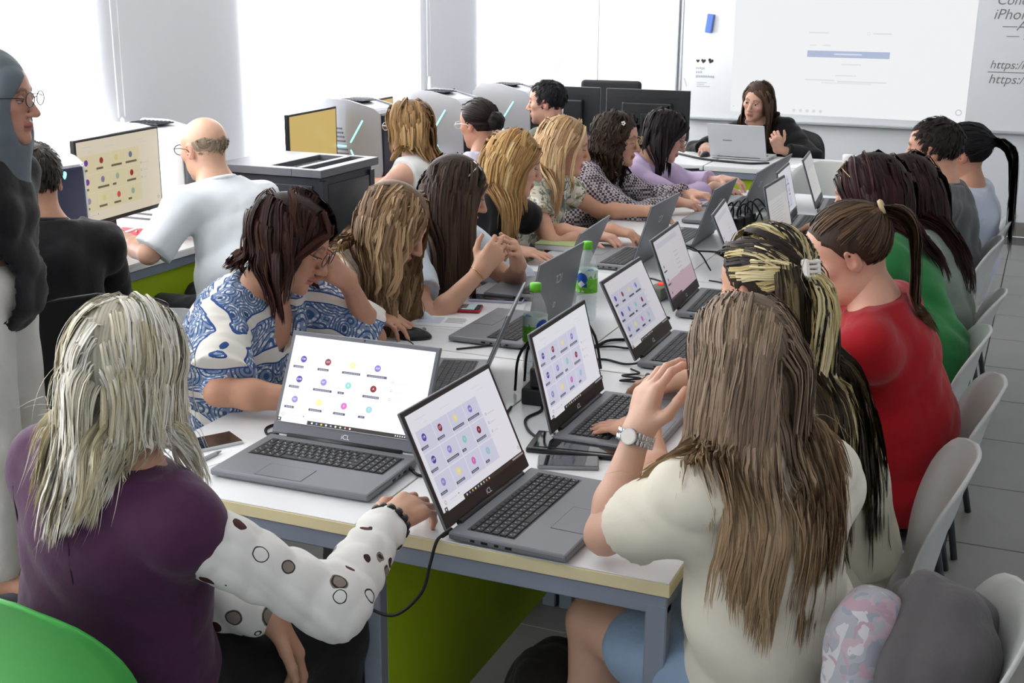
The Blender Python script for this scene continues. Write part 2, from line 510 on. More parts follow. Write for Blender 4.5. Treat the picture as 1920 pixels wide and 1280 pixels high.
# ------------------------------------------------------------------ moulded shell chairs
m_chair_w = M('chair_white_plastic', '#bfc2c0', 0.38)
m_chair_g = M('chair_green_plastic', '#48b04e', 0.38)
m_chair_leg = M('chair_grey_legs', '#50565a', 0.45, metal=0.4)
def shell_mesh():
    prof = [(.225, .425), (.21, .448), (.14, .452), (.04, .440), (-.07, .432), (-.14, .442), (-.185, .48), (-.207, .54), (-.222, .62), (-.238, .70), (-.255, .775), (-.275, .835), (-.288, .862)]
    wid = [.17, .205, .222, .228, .228, .226, .225, .228, .232, .230, .215, .165, .06]
    cupz = [.0, .004, .012, .02, .026, .03, .02, .01, 0, 0, 0, 0, 0]
    cupy = [0, 0, 0, 0, .005, .015, .03, .045, .055, .055, .045, .025, .006]
    sp = np.array(spline([(a, b, c) for (a, b), c in zip(prof, wid)], 3))
    cz = np.array(spline([(a, b, 0) for a, b in zip(cupz, cupy)], 3))
    nu = 13
    V = []
    for (y, z, wd), (a, b, _) in zip(sp, cz):
        for u in np.linspace(-1, 1, nu):
            V.append((u * wd, y + b * abs(u) ** 2.2, z + a * abs(u) ** 2.2))
    V = np.array(V); n = len(sp)
    # thickness along approximate normals
    G = V.reshape(n, nu, 3)
    du = np.gradient(G, axis=1); dv = np.gradient(G, axis=0)
    N = np.cross(du, dv); N /= np.linalg.norm(N, axis=2, keepdims=True) + 1e-9
    A = G; B = G - N * .008
    Vt = np.concatenate([A.reshape(-1, 3), B.reshape(-1, 3)])
    F = []
    o = n * nu
    idx = lambda i, j: i * nu + j
    for i in range(n - 1):
        for j in range(nu - 1):
            F.append((idx(i, j), idx(i, j + 1), idx(i + 1, j + 1), idx(i + 1, j)))
            F.append((o + idx(i, j), o + idx(i + 1, j), o + idx(i + 1, j + 1), o + idx(i, j + 1)))
    for i in range(n - 1):
        for j in (0, nu - 1):
            q = (idx(i, j), idx(i + 1, j), o + idx(i + 1, j), o + idx(i, j))
            F.append(q if j == 0 else q[::-1])
    for j in range(nu - 1):
        for i in (0, n - 1):
            q = (idx(i, j), o + idx(i, j), o + idx(i, j + 1), idx(i, j + 1))
            F.append(q if i == 0 else q[::-1])
    return np_mesh('seat_shell', Vt, np.array(F))
SHELL = shell_mesh(); SHELL.materials.append(m_chair_w)
SHELL_G = SHELL.copy(); SHELL_G.materials.clear(); SHELL_G.materials.append(m_chair_g)
def leg_me(sx, sy):
    return MB().tube([(sx * .09, sy * .06, .425), (sx * .135, sy * .13 - .01, .405), (sx * .16, sy * .155 - .01, .33), (sx * .215, sy * .215 - .015, .004)], .0115, n=8).mesh('leg')
LEGS = [leg_me(a, b) for a in (-1, 1) for b in (-1, 1)]
for m in LEGS: m.materials.append(m_chair_leg)
STR = MB().tube([(-.15, 0, .405), (.15, 0, .405)], .009, n=6).mesh('cross_bar'); STR.materials.append(m_chair_leg)
def chair(x, y, heading, label, green=False, group='white shell chairs around the long table'):
    e = empty('green_shell_chair' if green else 'shell_chair', (x, y, 0), math.radians(heading - 90), label, 'chair', None if green else group)
    link('seat_shell', SHELL_G if green else SHELL, None, e)
    for lm in LEGS:
        link('leg', lm, None, e)
    link('cross_bar', STR, None, e)
    return e

# black office chair behind the front desk
m_blackfab = M('office_chair_black_fabric', '#24262a', 0.8, bump=.1)
m_blackpl = M('black_plastic', '#17181a', 0.4)
oc = empty('office_chair', (-3.0, 8.78, 0), math.radians(185), 'black office chair with rounded back behind the black monitors', 'chair')
MB().lathe([(.001, -.045), (.2, -.045), (.235, -.02), (.235, .015), (.19, .035), (.001, .03)], 22, (0, 0, .48)).build('seat', m_blackfab, oc)
MB().box((0, -.24, .86), (.46, .06, .56), bev=.12 * .24, rot=(.1, 0, 0), seg=4).build('backrest', m_blackfab, oc)
MB().tube([(0, -.05, .43), (0, -.24, .44), (0, -.29, .6), (0, -.27, .8)], .022).build('back_bracket', m_blackpl, oc)
MB().cyl((0, 0, .1), (0, 0, .44), .028).build('gas_post', m_blackpl, oc)
for k in range(5):
    a = 2 * math.pi * k / 5
    MB().tube([(0, 0, .12), (.15 * math.cos(a), .15 * math.sin(a), .1), (.29 * math.cos(a), .29 * math.sin(a), .07)], [.03, .025, .016]).build('foot', m_blackpl, oc)
    MB().cyl((.29 * math.cos(a) - .012, .29 * math.sin(a), .03), (.29 * math.cos(a) + .012, .29 * math.sin(a), .03), .03).build('caster', m_blackpl, oc)

# ------------------------------------------------------------------ computer towers, monitors, cabinet
m_tower_grey = M('tower_silver_grey', '#9b9da4', 0.38, metal=.25)
m_tower_white = M('tower_white', '#e6e8ec', 0.4)
m_tower_dark = M('tower_dark_front', '#23252d', 0.35)
m_tower_navy = M('tower_navy_front', '#2c3050', 0.35)
m_led = M('tower_cyan_light', '#8ff0ef', 0.4, emit=1.3)
m_grille = M('tower_grille', '#55585f', 0.5)
def tower(x, y, heading, body, front, label, leds=True):
    """front faces +y of the local frame; the side with the light strips is local -x... heading turns it."""
    e = empty('computer_tower', (x, y, ZT_), math.radians(heading - 90), label, 'computer', 'computer towers by the windows')
    L, W, H = .43, .21, .46
    # body: side profile (y, z), rear top raised, front leaning
    pr = [(-L / 2 + .02, .012), (L / 2 - .05, .012), (L / 2 - .012, .10), (L / 2 - .02, .40), (L / 2 - .06, .425), (-.02, H), (-L / 2 + .06, H), (-L / 2, H - .05), (-L / 2, .06)]
    mb = MB()
    for s in (-1, 1):
        mb.poly([(s * W / 2, a, b) for a, b in (pr if s > 0 else pr[::-1])])
    for (a, b), (c, dd) in zip(pr, pr[1:] + pr[:1]):
        mb.poly([(-W / 2, a, b), (W / 2, a, b), (W / 2, c, dd), (-W / 2, c, dd)])
    bmesh.ops.remove_doubles(mb.bm, verts=mb.bm.verts, dist=1e-5)
    bmesh.ops.bevel(mb.bm, geom=list(mb.bm.edges), offset=.008, segments=2, affect='EDGES')
    mb.build('case', body, e)
    MB().box((0, L / 2 - .012, .215), (W - .03, .02, .37), bev=.006).build('front_panel', front, e)
    MB().box((0, -.03, H + .001), (W * .55, .16, .006), bev=.002).build('top_slot', m_tower_dark, e)
    for k in range(7):
        MB().box((0, -.10 + k * .022, H + .004), (W * .5, .006, .006)).build('vent_slat', m_grille, e)
    if leds:
        for s in (-1, 1):
            gx = s * (W / 2 + .001)
            for y0, z0, y1, z1 in ((.0, .245, .085, .365), (.0, .205, .075, .075), (-.17, .222, -.03, .222)):
                MB().tube([(gx, y0, z0), (gx, y1, z1)], .0045, n=6).build('light_strip', m_led, e)
            gr = MB()
            for k in range(13):
                z = .05 + k * .022
                if abs(z - .222) < .014: continue
                yr = -.03 - (.05 * abs(z - .222) / .15 if z > .222 else -.06 * (.222 - z) / .17)
                gr.box((gx, (-.19 + yr) / 2, z), (.004, yr + .19, .009))
            gr.build('side_grille', m_grille, e)
    hd = MB()
    hd.lathe([(.001, -.014), (.006, -.008), (.0105, .004), (.008, .012), (.001, .015)], 10)
    me = hd.mesh('head_emblem')
    o = link('head_emblem', me, m_led, e); o.location = (0, L / 2 + .001, .375); o.scale = (1, .25, 1)
    return e
t0 = tower(-3.50, 3.62, -8, m_tower_white, m_tower_navy, 'white computer tower with dark navy front, left of the cream screen', leds=False)
MB().box((.0, .206, .20), (.03, .004, .035)).build('sticker', m_pvc, t0)
gl = MB()
for k in range(9):
    gl.box((-.08 + k * .02, .207, .09), (.008, .006, .12))
gl.build('front_grille', m_grille, t0)
tower(-3.62, 4.55, 0, m_tower_white, m_tower_grey, 'white computer tower between the cream screen and the bald man')
tower(-3.40, 5.99, -10, m_tower_grey, m_tower_dark, 'grey computer tower with cyan strips right of the yellow screen')
tower(-3.27, 6.72, -10, m_tower_grey, m_tower_dark, 'grey computer tower with cyan strips left of the dark-haired bun woman')
tower(-3.14, 7.42, -10, m_tower_grey, m_tower_dark, 'farthest grey computer tower, beside the man in the olive shirt')

m_scr_black = M('monitor_black', '#1d1f22', 0.35)
m_screen = M('lit_screen', attr='Col', rough=0.3, emit=0.95)
m_mid_screen = M('lit_screen_lavender', attr='Col', rough=0.3, emit=0.62)
m_dim_screen = M('lit_screen_seen_aslant', attr='Col', rough=0.3, emit=0.52)
AV = [('#4a3aa8', '\u041f\u0424'), ('#8a1f3a', '\u0421\u041f'), ('#f0e0a8', '\u0410'), ('#7d76cf', '\u0410\u041c'), ('#46389f', '\u042e\u0424'), ('#8a86d0', '\u041c\u0413'),
      ('#8fd0cc', '\u0412'), ('#82222f', '\u0410'), ('#8a86c8', '\u0412\u0421'), ('#f1e596', '\u041c'), ('#d270c0', '\u0423'), ('#9ccbd8', '\u0422')]
AV2 = ['#7a3aa8', '#a82a2f', '#ecd890', '#7c7a98', '#7a3aa8', '#8c86a8', '#a9c0a4', '#a82a2f', '#9b90b0', '#ecd890', '#e0555c', '#9fbf9f']
def call_screen(W, H, bg='#fbfbfd', tile=None, bar='#4b4a63', letters=True, taskbar=True, pal=None, foot='#2a2622'):
    """A video-call window: 12 round avatars with name bars, a list at the right, a task bar below."""
    d = Draw()
    d.rect(-W / 2, -H / 2, W / 2, H / 2, bg)
    X = lambda u: -W / 2 + u * W
    Y = lambda v: H / 2 - v * H
    if tile:
        for r in range(3):
            for c in range(4):
                d.rect(X(.035 + c * .178), Y(.405 + r * .235), X(.035 + c * .178 + .172), Y(.18 + r * .235), tile)
    for i, (hexc, t) in enumerate(AV):
        r, c = divmod(i, 4)
        cx, cy = X(.095 + c * .178), Y(.265 + r * .235)
        hexc = pal[i] if pal else hexc
        d.disc(cx, cy, .022 * W, hexc)
        if letters:
            d.text(t, cx, cy, .018 * W, '#f4f4fb')
        bw = (.075, .08, .13, .14, .075, .135, .045, .115, .07, .095, .085, .045)[i]
        x0 = X(.03 + c * .178)
        d.rect(x0, cy - .052 * W - .0075 * W, x0 + bw * W, cy - .052 * W + .0075 * W, bar)
        if letters:
            for q in range(int(bw * 70)):
                xx = x0 + .012 * W + q * .0125 * W
                if xx < x0 + bw * W - .01 * W:
                    d.rect(xx, cy - .0555 * W, xx + .009 * W, cy - .0495 * W, '#b5b4c6')
    for k in range(3):
        d.ring(X(.755), Y(.40 + k * .095), .008 * W, '#3a3a44', bg)
        d.rect(X(.775), Y(.412 + k * .095), X(.86 - .02 * k), Y(.402 + k * .095), '#d9d9e2')
    for u0, u1, v in ((.06, .17, .07), (.12, .16, .13), (.32, .43, .10), (.70, .80, .09), (.75, .83, .13)):
        d.rect(X(u0), Y(v + .008), X(u1), Y(v), '#dddde4')
    d.ring(X(.035), Y(.915), .011 * W, '#b0454f', bg); d.rect(X(.08), Y(.925), X(.16), Y(.915), '#d8d8df'); d.disc(X(.185), Y(.915), .004 * W, '#222222')
    d.ring(X(.955), Y(.90), .010 * W, '#30323a', bg)
    if taskbar:
        d.rect(-W / 2, -H / 2, W / 2, Y(.955), foot); d.rect(X(.03), -H / 2, X(.22), Y(.955), '#eeedf0'); d.rect(X(.01), Y(.985), X(.02), Y(.965), '#f2f2f5')
        for k, cc in enumerate(('#e8e8ee', '#7aa0e0', '#e8c860', '#f2f2f2', '#9fb4d8', '#f2f2f2', '#bfe0c0', '#e89a70', '#f2f2f2')):
            d.disc(X(.255 + k * .034), Y(.977), .0065 * W, cc)
        for k in range(9):
            d.rect(X(.84 + k * .016), Y(.985), X(.848 + k * .016), Y(.968), '#d8d8dc')
    return d
def monitor(x, y, heading, W, H, zb, label, screen=None, back=False):
    e = empty('monitor', (x, y, ZT_), math.radians(heading - 90), label, 'monitor')
    zc = zb - ZT_ + H / 2
    MB().box((0, 0, zc), (W, .022, H), bev=.004).build('casing', m_scr_black, e)
    MB().box((0, -.025, zc - .02), (W * .6, .03, H * .62), bev=.012).build('back_bulge', m_scr_black, e)
    MB().box((0, -.055, (zc) / 2 + .01), (.06, .018, zc), bev=.004).build('stand', m_scr_black, e)
    MB().box((0, -.03, .006), (.24, .18, .012), bev=.005).build('stand_base', m_scr_black, e)
    if screen is not None:
        o = link('screen', screen.mesh('screen'), m_dim_screen, e)
        o.rotation_euler = (math.pi / 2, 0, math.pi)
        o.location = (0, .0115, zc + .004)
    if back:
        MB().box((-.09, -.041, zc - .06), (.05, .003, .018)).build('label_sticker', m_pvc, e)
        for k in range(3):
            MB().box((-.15 + k * .15, -.012, zc + H * .33), (.10, .004, .012)).build('vent_slot', m_blackpl, e)
    return e
monitor(-3.47, 4.10, 6, .585, .345, .875, 'black-framed monitor with a cream video-call picture, facing the bald man',
        call_screen(.565, .318, bg='#f4e8cf', tile='#f0e2b8', bar='#6f6850', letters=False, taskbar=False, pal=AV2))
for (x, y, lb) in ((-3.48, 5.60, 'monitor with a plain yellow screen above the black cabinet'), (-3.52, 6.36, 'yellow-screened monitor behind the short-haired woman in white'),
                   (-3.46, 7.07, 'yellow-screened monitor peeking out behind the third grey tower')):
    d = Draw(); q = .252 if y < 6 else .197; d.rect(-q, -.142, q, .142, '#eccb78')
    monitor(x, y, 4, .53 if y < 6 else .42, .315, .87, lb, d)
def black_monitor(x, label, sticker):
    m = monitor(x, 8.0, 92, .56, .32, .845, label, None, True)
    return m
bm1 = black_monitor(-2.42, 'black monitor seen from behind, right one of two on the front desk', 0)
bm2 = black_monitor(-3.03, 'black monitor seen from behind, left one beside the man in the olive shirt', 1)
MB().box((.02, -.043, .245), (.035, .003, .05)).build('white_tag', m_pvc, bm2)

m_rack = M('cabinet_black_steel', '#3a3d46', 0.38, metal=.3)
m_rack_top = M('cabinet_top_grey', '#6e7078', 0.42, metal=.3)
m_smoked = M('smoked_glass_door', '#1b1d22', 0.12, spec=.7)
rk = empty('server_cabinet', (-3.06, 4.80, 0), 0, 'black metal equipment cabinet with slotted grey top behind the bald man', 'cabinet')
MB().box((0, 0, .515), (.50, .44, 1.0), bev=.006).build('case', m_rack, rk)
mt = MB()
W_, L_ = .54, .50
for c, s in (((-.14, 0), (.26, L_)), ((.245, 0), (.05, L_)), ((.055, -.225), (.14, .05)), ((.055, .225), (.14, .05)), ((.175, -.235), (.10, .03)), ((.175, .235), (.10, .03)), ((.135, 0), (.03, .42))):
    mt.box((c[0], c[1], 1.035), (s[0], s[1], .034), bev=.002, seg=1)
mt.build('top_plate', m_rack_top, rk)
MB().box((.10, 0, 1.018), (.30, .45, .004)).build('slot_floor', m_blackpl, rk)
for k in range(16):
    MB().box((.06, -.19 + k * .025, 1.026), (.12, .008, .012)).build('slot_fin', m_blackpl, rk)
MB().box((.253, 0, .53), (.014, .36, .90), bev=.003).build('glass_door', m_smoked, rk)
for s in (-1, 1):
    MB().box((.253, s * .205, .53), (.02, .04, .94), bev=.003).build('door_post', m_rack, rk)
MB().box((0, -.222, .53), (.42, .008, .90), bev=.003).build('side_panel', m_rack, rk)
MB().box((.16, -.229, .86), (.022, .008, .03), bev=.002).build('lock', m_blackpl, rk)
# ------------------------------------------------------------------ laptops
m_lap = M('laptop_grey_metal', '#7c7f85', 0.42, metal=.2)
m_lap_dark = M('laptop_bezel_dark', '#26262a', 0.4)
m_lap_bez_sheen = M('laptop_bezel_painted_sheen', '#686a74', 0.4)  # dark bezel lightened, a glancing reflection put into its colour
m_key = M('laptop_keys', '#232529', 0.5)
m_port = M('laptop_ports', '#0d0d0f', 0.5)
m_white_ink = M('white_logo_ink', '#dfe2e6', 0.4, emit=.15)
m_lid_logo = M('lid_logo_chrome', '#d6dadd', 0.3, metal=.1)
m_silver = M('silver_laptop_shell', '#c3c6c9', 0.38, metal=.2)
KEYROWS = []
def key_layout(W, D):
    """(x, y, w, d) of every key on a full-size laptop keyboard with number block; local frame of the base."""
    ks = []
    x0, x1 = -W * .43, W * .43
    pitch = (x1 - x0) / 18.6
    y = -D * .12
    rowsk = [([.9] * 18, .62), ([1] * 13 + [1.6] + [1] * 4, 1), ([1.5] + [1] * 12 + [1.1] + [1] * 4, 1), ([1.75] + [1] * 11 + [1.85] + [1] * 4, 1), ([1.3] + [1] * 11 + [2.3] + [1] * 4, 1), ([1.2, 1, 1, 1.1, 5.2, 1.1, 1, 1, 1, 1] + [1] * 4, 1)]
    for ws, hh in rowsk:
        tot = sum(ws); sc = (x1 - x0) / tot
        x = x0
        for wk in ws:
            ks.append((x + wk * sc / 2, y - hh * pitch * .5, wk * sc - .0022, hh * pitch * .92 - .0014))
            x += wk * sc
        y -= hh * pitch * .96
    return ks, x0, x1, y
KEY_CACHE = {}
def key_mesh(w, d):
    k = (round(w, 4), round(d, 4))
    if k not in KEY_CACHE:
        me = MB().box((0, 0, .0011), (w, d, .0022), bev=.0011, seg=1).mesh('key')
        me.materials.append(m_key)
        KEY_CACHE[k] = me
    return KEY_CACHE[k]
LAP_W, LAP_D, LAP_H = .385, .25, .25
def laptop(x, y, yaw, lid, label, screen=None, keys='joined', W=LAP_W, D=LAP_D, H=LAP_H, bezel=None, shell=None, group='grey laptops on the long table', z=None, logo=True, z_text=True, strength=None):
    bezel = bezel or m_lap_dark; shell = shell or m_lap
    e = empty('laptop', (x, y, ZT_ if z is None else z), math.radians(yaw - 90), label, 'laptop', group)
    T = .017
    b = MB().box((0, -D / 2 + .004, .004 + T / 2), (W, D, T), bev=.005, seg=2)
    b.box((0, -D / 2, .003), (W - .03, D - .03, .006))
    b.build('base', shell, e)
    zt = .004 + T
    ks, kx0, kx1, ky = key_layout(W, D)
    MB().box(((kx0 + kx1) / 2, (-D * .115 + ky) / 2, zt), (kx1 - kx0 + .006, -D * .115 - ky + .006, .0006)).build('keyboard_well', m_lap_dark, e)
    if keys == 'single':
        for (kx, kyy, kw, kd) in ks:
            o = link('key', key_mesh(kw, kd), None, e); o.location = (kx, kyy, zt + .0003)
        pr = Draw()
        for (kx, kyy, kw, kd) in ks:
            if kd > .01:
                pr.rect(kx - .0035, kyy + .0005, kx - .0005, kyy + .004, '#b9bcc0'); pr.rect(kx + .0012, kyy - .004, kx + .0036, kyy - .001, '#9a9da2')
        o = link('key_legends', pr.mesh('key_legends', 1.0), m_print, e); o.location = (0, 0, zt + .0027)
        props(o, kind='stuff')
    elif keys == 'joined':
        kb = MB()
        for (kx, kyy, kw, kd) in ks:
            kb.box((kx, kyy, zt + .001), (kw, kd, .0024))
        props(kb.build('keys', m_key, e), kind='stuff')
    tp = MB().box((-.03, -D * .81, zt + .0002), (.115, D * .27, .0008), bev=.0003, seg=1)
    tp.build('touchpad', shell, e)
    MB().box((-.03 - .0, -D * .81, zt + .0001), (.117, D * .275, .0006)).build('touchpad_groove', m_port, e)
    pt = MB()
    for s in (-1, 1):
        for k in range(4):
            pt.box((s * W / 2, -.05 - k * .026, .0115), (.0016, .014 if k % 2 else .009, .005))
    pt.build('ports', m_port, e)
    MB().cyl((-W * .38, .003, zt), (W * .38, .003, zt), .0065, n=10).build('hinge', m_lap_dark, e)
    # lid
    lm = Matrix.Translation((0, .006, zt + .001)) @ Matrix.Rotation(math.pi - math.radians(lid), 4, 'X')
    # lid frame: x right, y up the lid, z towards the user
    def L(o):
        o.matrix_local = lm
        return o
    L(MB().box((0, H / 2, -.004), (W, H, .006), bev=.0025, seg=2).build('lid', shell, e))
    L(MB().box((0, H / 2, -.0002), (W - .004, H - .004, .002), bev=.0008, seg=1).build('bezel', bezel, e))
    sw = W - .022; sh = sw * .5625
    sy = H - .014 - sh / 2
    sh = min(sh, H - .038)
    sy = H - .012 - sh / 2
    if screen is not None:
        o = link('screen', screen(sw, sh).mesh('screen'), strength or m_screen, e)
        o.matrix_local = lm @ Matrix.Translation((0, sy, .0011))
    if logo:
        me = text_mesh('iCL', .016); o = link('bezel_logo', me, m_white_ink, e); o.matrix_local = lm @ Matrix.Translation((0, .0135, .0011))
        me = text_mesh('iCL', .042); o = link('lid_logo', me, m_lid_logo, e); o.matrix_local = lm @ Matrix.Translation((0, H * .68, -.0072)) @ Matrix.Rotation(math.pi, 4, 'Y') @ Matrix.Rotation(math.pi, 4, 'Z')
        sq = MB()
        for c, s in (((-.007, 0, 0), (.003, .016, .0005)), ((.007, 0, 0), (.003, .016, .0005)), ((0, .007, 0), (.014, .003, .0005)), ((.002, -.007, 0), (.01, .003, .0005))):
            sq.box(c, s)
        o = sq.build('lid_emblem', m_lid_logo, e); o.matrix_local = lm @ Matrix.Translation((0, H * .33, -.0072))
    cm = MB().cyl((0, 0, 0), (0, 0, .0006), .0022, n=10).build('webcam', m_port, e)
    cm.matrix_local = lm @ Matrix.Translation((0, H - .006, .0008))
    return e
scr_w = lambda w, h: call_screen(w, h, bg='#fdfdff')
scr_l = lambda w, h: call_screen(w, h, bg='#ecebf4', tile='#d5d6ec')
scr_f = lambda w, h: call_screen(w, h, bg='#e4e3ea', tile='#cfd0e2', letters=False)
def scr_page(w, h):
    d = Draw(); d.rect(-w / 2, -h / 2, w / 2, h / 2, '#d9d6dc'); d.rect(-w / 2, -h / 2, w / 2, -h / 2 + h * .30, '#c9aebd')
    d.rect(-w * .5, -h * .5, -w * .1, -h * .46, '#2b2b30')
    for k in range(6):
        d.rect(w * .02, h * (.15 - k * .07), w * .16, h * (.165 - k * .07), '#b7b4bc')
    for r in range(3):
        d.disc(-w * .42, h * (.05 - r * .22), w * .014, '#463f78'); d.rect(-w * .47, h * (-.04 - r * .22), -w * .36, h * (-.015 - r * .22), '#4b4a63')
    d.rect(-w * .45, h * .36, w * .3, h * .44, '#c8c6d2')
    return d
def scr_doc(w, h):
    d = Draw(); d.rect(-w / 2, -h / 2, w / 2, h / 2, '#cfcdcc'); d.rect(-w / 2, h * .22, w / 2, h / 2, '#bdbcbd')
    for k in range(9):
        d.rect(-w * .4, h * (.12 - k * .055), w * (.1 + .2 * random.random()), h * (.13 - k * .055), '#a5a4a6')
    return d
RS = 'aisle side of the table'
laptop(-1.431, 2.391, 91, 117.2, 'grey laptop with a bright white video-call screen, beside the phone and stylus', scr_w, 'single', W=.396, D=.25, H=.252, bezel=m_lap_bez_sheen)
laptop(-0.984, 2.245, 177.4, 114.6, 'grey laptop at the near table edge with a lavender call screen', scr_l, 'single', W=.388, D=.252, H=.25, strength=m_mid_screen)
laptop(-1.003, 2.841, 180, 104.3, 'second aisle-side laptop from the camera, lavender call screen, above the black case', scr_l, 'single', strength=m_mid_screen)
laptop(-1.008, 3.517, 180.4, 117, 'laptop with call screen just right of the taller water bottle', scr_f, strength=m_dim_screen)
laptop(-1.072, 4.117, 182.5, 111, 'laptop with a pinkish page on screen, beside the black plug block', scr_page, strength=m_dim_screen)
laptop(-1.02, 4.719, 187, 114, 'narrow-looking laptop left of the woman with black and blond hair', scr_page, strength=m_dim_screen)
laptop(-0.989, 5.355, 179, 102, 'laptop with a grey page on screen behind the ponytail woman', scr_doc, strength=m_dim_screen)
laptop(-1.037, 5.80, 183, 103, 'laptop with grey screen, one place beyond the grey-page one', scr_f, strength=m_dim_screen)
laptop(-1.004, 6.35, 185, 109, 'farthest laptop on the aisle side of the table, before the clear bottle', scr_doc, strength=m_dim_screen)
laptop(-1.352, 2.985, 16, 112, 'laptop of the woman in the blue print, seen almost edge-on', scr_f, strength=m_dim_screen)
laptop(-1.38, 3.548, 0.4, 100, 'laptop seen from behind, its lid just behind the front water bottle', scr_f, strength=m_dim_screen)
laptop(-1.527, 4.128, 4, 112, 'laptop of the woman with clasped hands, lid back half hidden', scr_f, strength=m_dim_screen)
laptop(-1.421, 4.717, 0, 107, 'laptop seen from behind, in front of the floral-dress woman', scr_f, strength=m_dim_screen)
laptop(-1.32, 5.244, -0.5, 109, 'laptop seen from behind, at the checked-jacket woman\'s hand', scr_f, strength=m_dim_screen)
laptop(-1.275, 5.82, 0, 110, 'laptop seen from behind, at the lilac-blouse woman\'s hand', scr_f, strength=m_dim_screen)
laptop(-1.289, 6.24, -1, 113, 'farthest laptop with its lid back to the camera on the window side', scr_f, strength=m_dim_screen)
pl = laptop(-1.798, 7.969, -93.4, 116, "presenter's silver laptop seen from behind on the front desk", None, W=.37, D=.24, H=.235, shell=m_silver, group=None, logo=False)
o = MB().box((0, 0, 0), (.06, .007, .0006)).build('lid_wordmark', m_lap, pl)
o.matrix_local = Matrix.Translation((0, .006, .022)) @ Matrix.Rotation(math.pi - math.radians(116), 4, 'X') @ Matrix.Translation((.06, .12, -.0073))

# ------------------------------------------------------------------ phones
m_ph_glass = M('phone_dark_glass', '#15171a', 0.06, spec=.7)
m_ph_clear = M('phone_case_clear', '#cfd3d6', 0.2)
m_ph_red = M('phone_case_red', '#b91f2b', 0.4)
m_ph_lav = M('phone_case_lavender', '#b9bad6', 0.4)
m_ph_grey = M('phone_case_grey', '#8c8f93', 0.4)
def phone(x, y, rz, case, label, w=.075, l=.158, screen=None, zoff=0.0):
    e = empty('phone', (x, y, ZT_ + zoff), math.radians(rz), label, 'phone')
    MB().box((0, 0, .005), (w, l, .0095), bev=.0035, seg=2).build('case', case, e)
    MB().box((0, 0, .0098), (w - .005, l - .005, .0012), bev=.0005, seg=1).build('glass', m_ph_glass, e)
    MB().box((w / 2, .02, .005), (.0014, .022, .003)).build('side_button', case, e)
    if screen:
        o = link('screen', screen.mesh('screen'), m_dim_screen, e); o.location = (0, 0, .0106)
    return e
phone(-1.755, 2.295, -32, m_ph_clear, 'phone with dark glass in a clear case by the white-blond hair', .082, .17)
d = Draw(); d.rect(-.035, -.074, .035, .074, '#a7bcc0'); d.rect(-.035, -.03, .02, .045, '#6b5a4e'); d.rect(-.02, .0, .035, .03, '#3c4448'); d.rect(-.03, -.06, .01, -.04, '#d8d2c8')
phone(-1.778, 3.722, -76, m_ph_red, 'phone in a red case lying on the leaflet', .08, .185, d, .002)
phone(-1.70, 3.905, -78, m_ph_lav, 'phone in a pale lavender case by the bracelet hand', .08, .19)
phone(-0.925, 2.535, -70, m_ph_grey, 'small dark phone between the two nearest aisle-side laptops', .07, .14)
bc = empty('black_case', (-0.925, 2.650, ZT_), math.radians(8), 'flat shiny black case lying under the second aisle-side laptop', 'case')
MB().box((0, 0, .006), (.26, .13, .012), bev=.004).build('case_body', M('black_gloss', '#0e0f11', .15), bc)
MB().box((.0, 0, .0125), (.23, .10, .002), bev=.0008, seg=1).build('lid_plate', m_ph_glass, bc)
tab = empty('folded_wallet', (-0.80, 2.665, ZT_), math.radians(-12), 'dark folded wallet tucked beside the flat black case', 'wallet')
MB().box((0, 0, .006), (.09, .10, .011), bev=.004).build('wallet_body', m_blackpl, tab)
MB().box((0, 0, .0122), (.085, .004, .001)).build('fold_line', m_port, tab)

# ------------------------------------------------------------------ stylus, leaflets, folders
st = empty('stylus', (-1.695, 2.185, ZT_), math.radians(-4), 'pale grey stylus lying on the white paper sheet', 'pen')
MB().cyl((0, -.085, .006), (0, .07, .006), .0052, n=10).build('barrel', M('stylus_grey', '#b9bfc6', .4), st)
MB().cyl((0, .07, .006), (0, .09, .006), .0052, .0012, n=10).build('tip', m_ph_grey, st)
m_paper = M('white_paper', '#f2f3f5', .8)
pp = MB().box((0, 0, .0006), (.17, .24, .0012)).build('paper_sheet', m_paper); pp.location = (-1.73, 2.26, ZT_); pp.rotation_euler = (0, 0, -.35)
props(pp, 'white paper sheet under the clear-cased phone', 'paper')
lf = empty('leaflet', (-1.735, 3.555, ZT_), math.radians(12), 'printed leaflet with fine text under the red phone', 'leaflet')
MB().box((0, 0, .0008), (.20, .15, .0016)).build('sheet', m_paper, lf)
d = Draw(); d.rect(-.095, -.07, .095, .07, '#eef0f4')
for k in range(5):
    d.rect(.0, .05 - k * .013, .05 + .02 * random.random(), .055 - k * .013, '#4b4d52')
d.rect(-.09, -.02, -.01, .06, '#c9d2e4'); d.rect(-.09, -.06, .08, -.055, '#9aa0aa')
o = link('leaflet_print', d.mesh('leaflet_print', 1.0), m_print, lf); o.location = (0, 0, .0018)
gb = empty('notebook', (-1.81, 4.86, ZT_), math.radians(3), 'pale green notebook before the black-shirted woman', 'notebook')
MB().box((0, 0, .012), (.21, .15, .022), bev=.002, seg=1).build('pages', m_paper, gb)
MB().box((0, 0, .0245), (.216, .156, .003)).build('cover', M('notebook_green', '#b7c98f', .6), gb)
rf = empty('red_folder', (-3.62, 4.30, ZT_), math.radians(4), 'flat red folder on the computer desk by the bald man', 'folder')
MB().box((0, 0, .006), (.20, .24, .012), bev=.002, seg=1).build('cover', M('folder_red', '#b5303c', .5), rf)
MB().box((.004, 0, .006), (.196, .236, .006)).build('pages', m_paper, rf)
kbd = empty('keyboard', (-3.44, 3.98, ZT_), math.radians(-6), 'white computer keyboard under the cream screen', 'keyboard')
MB().box((0, 0, .010), (.14, .40, .018), bev=.005).build('keyboard_body', m_pvc, kbd)
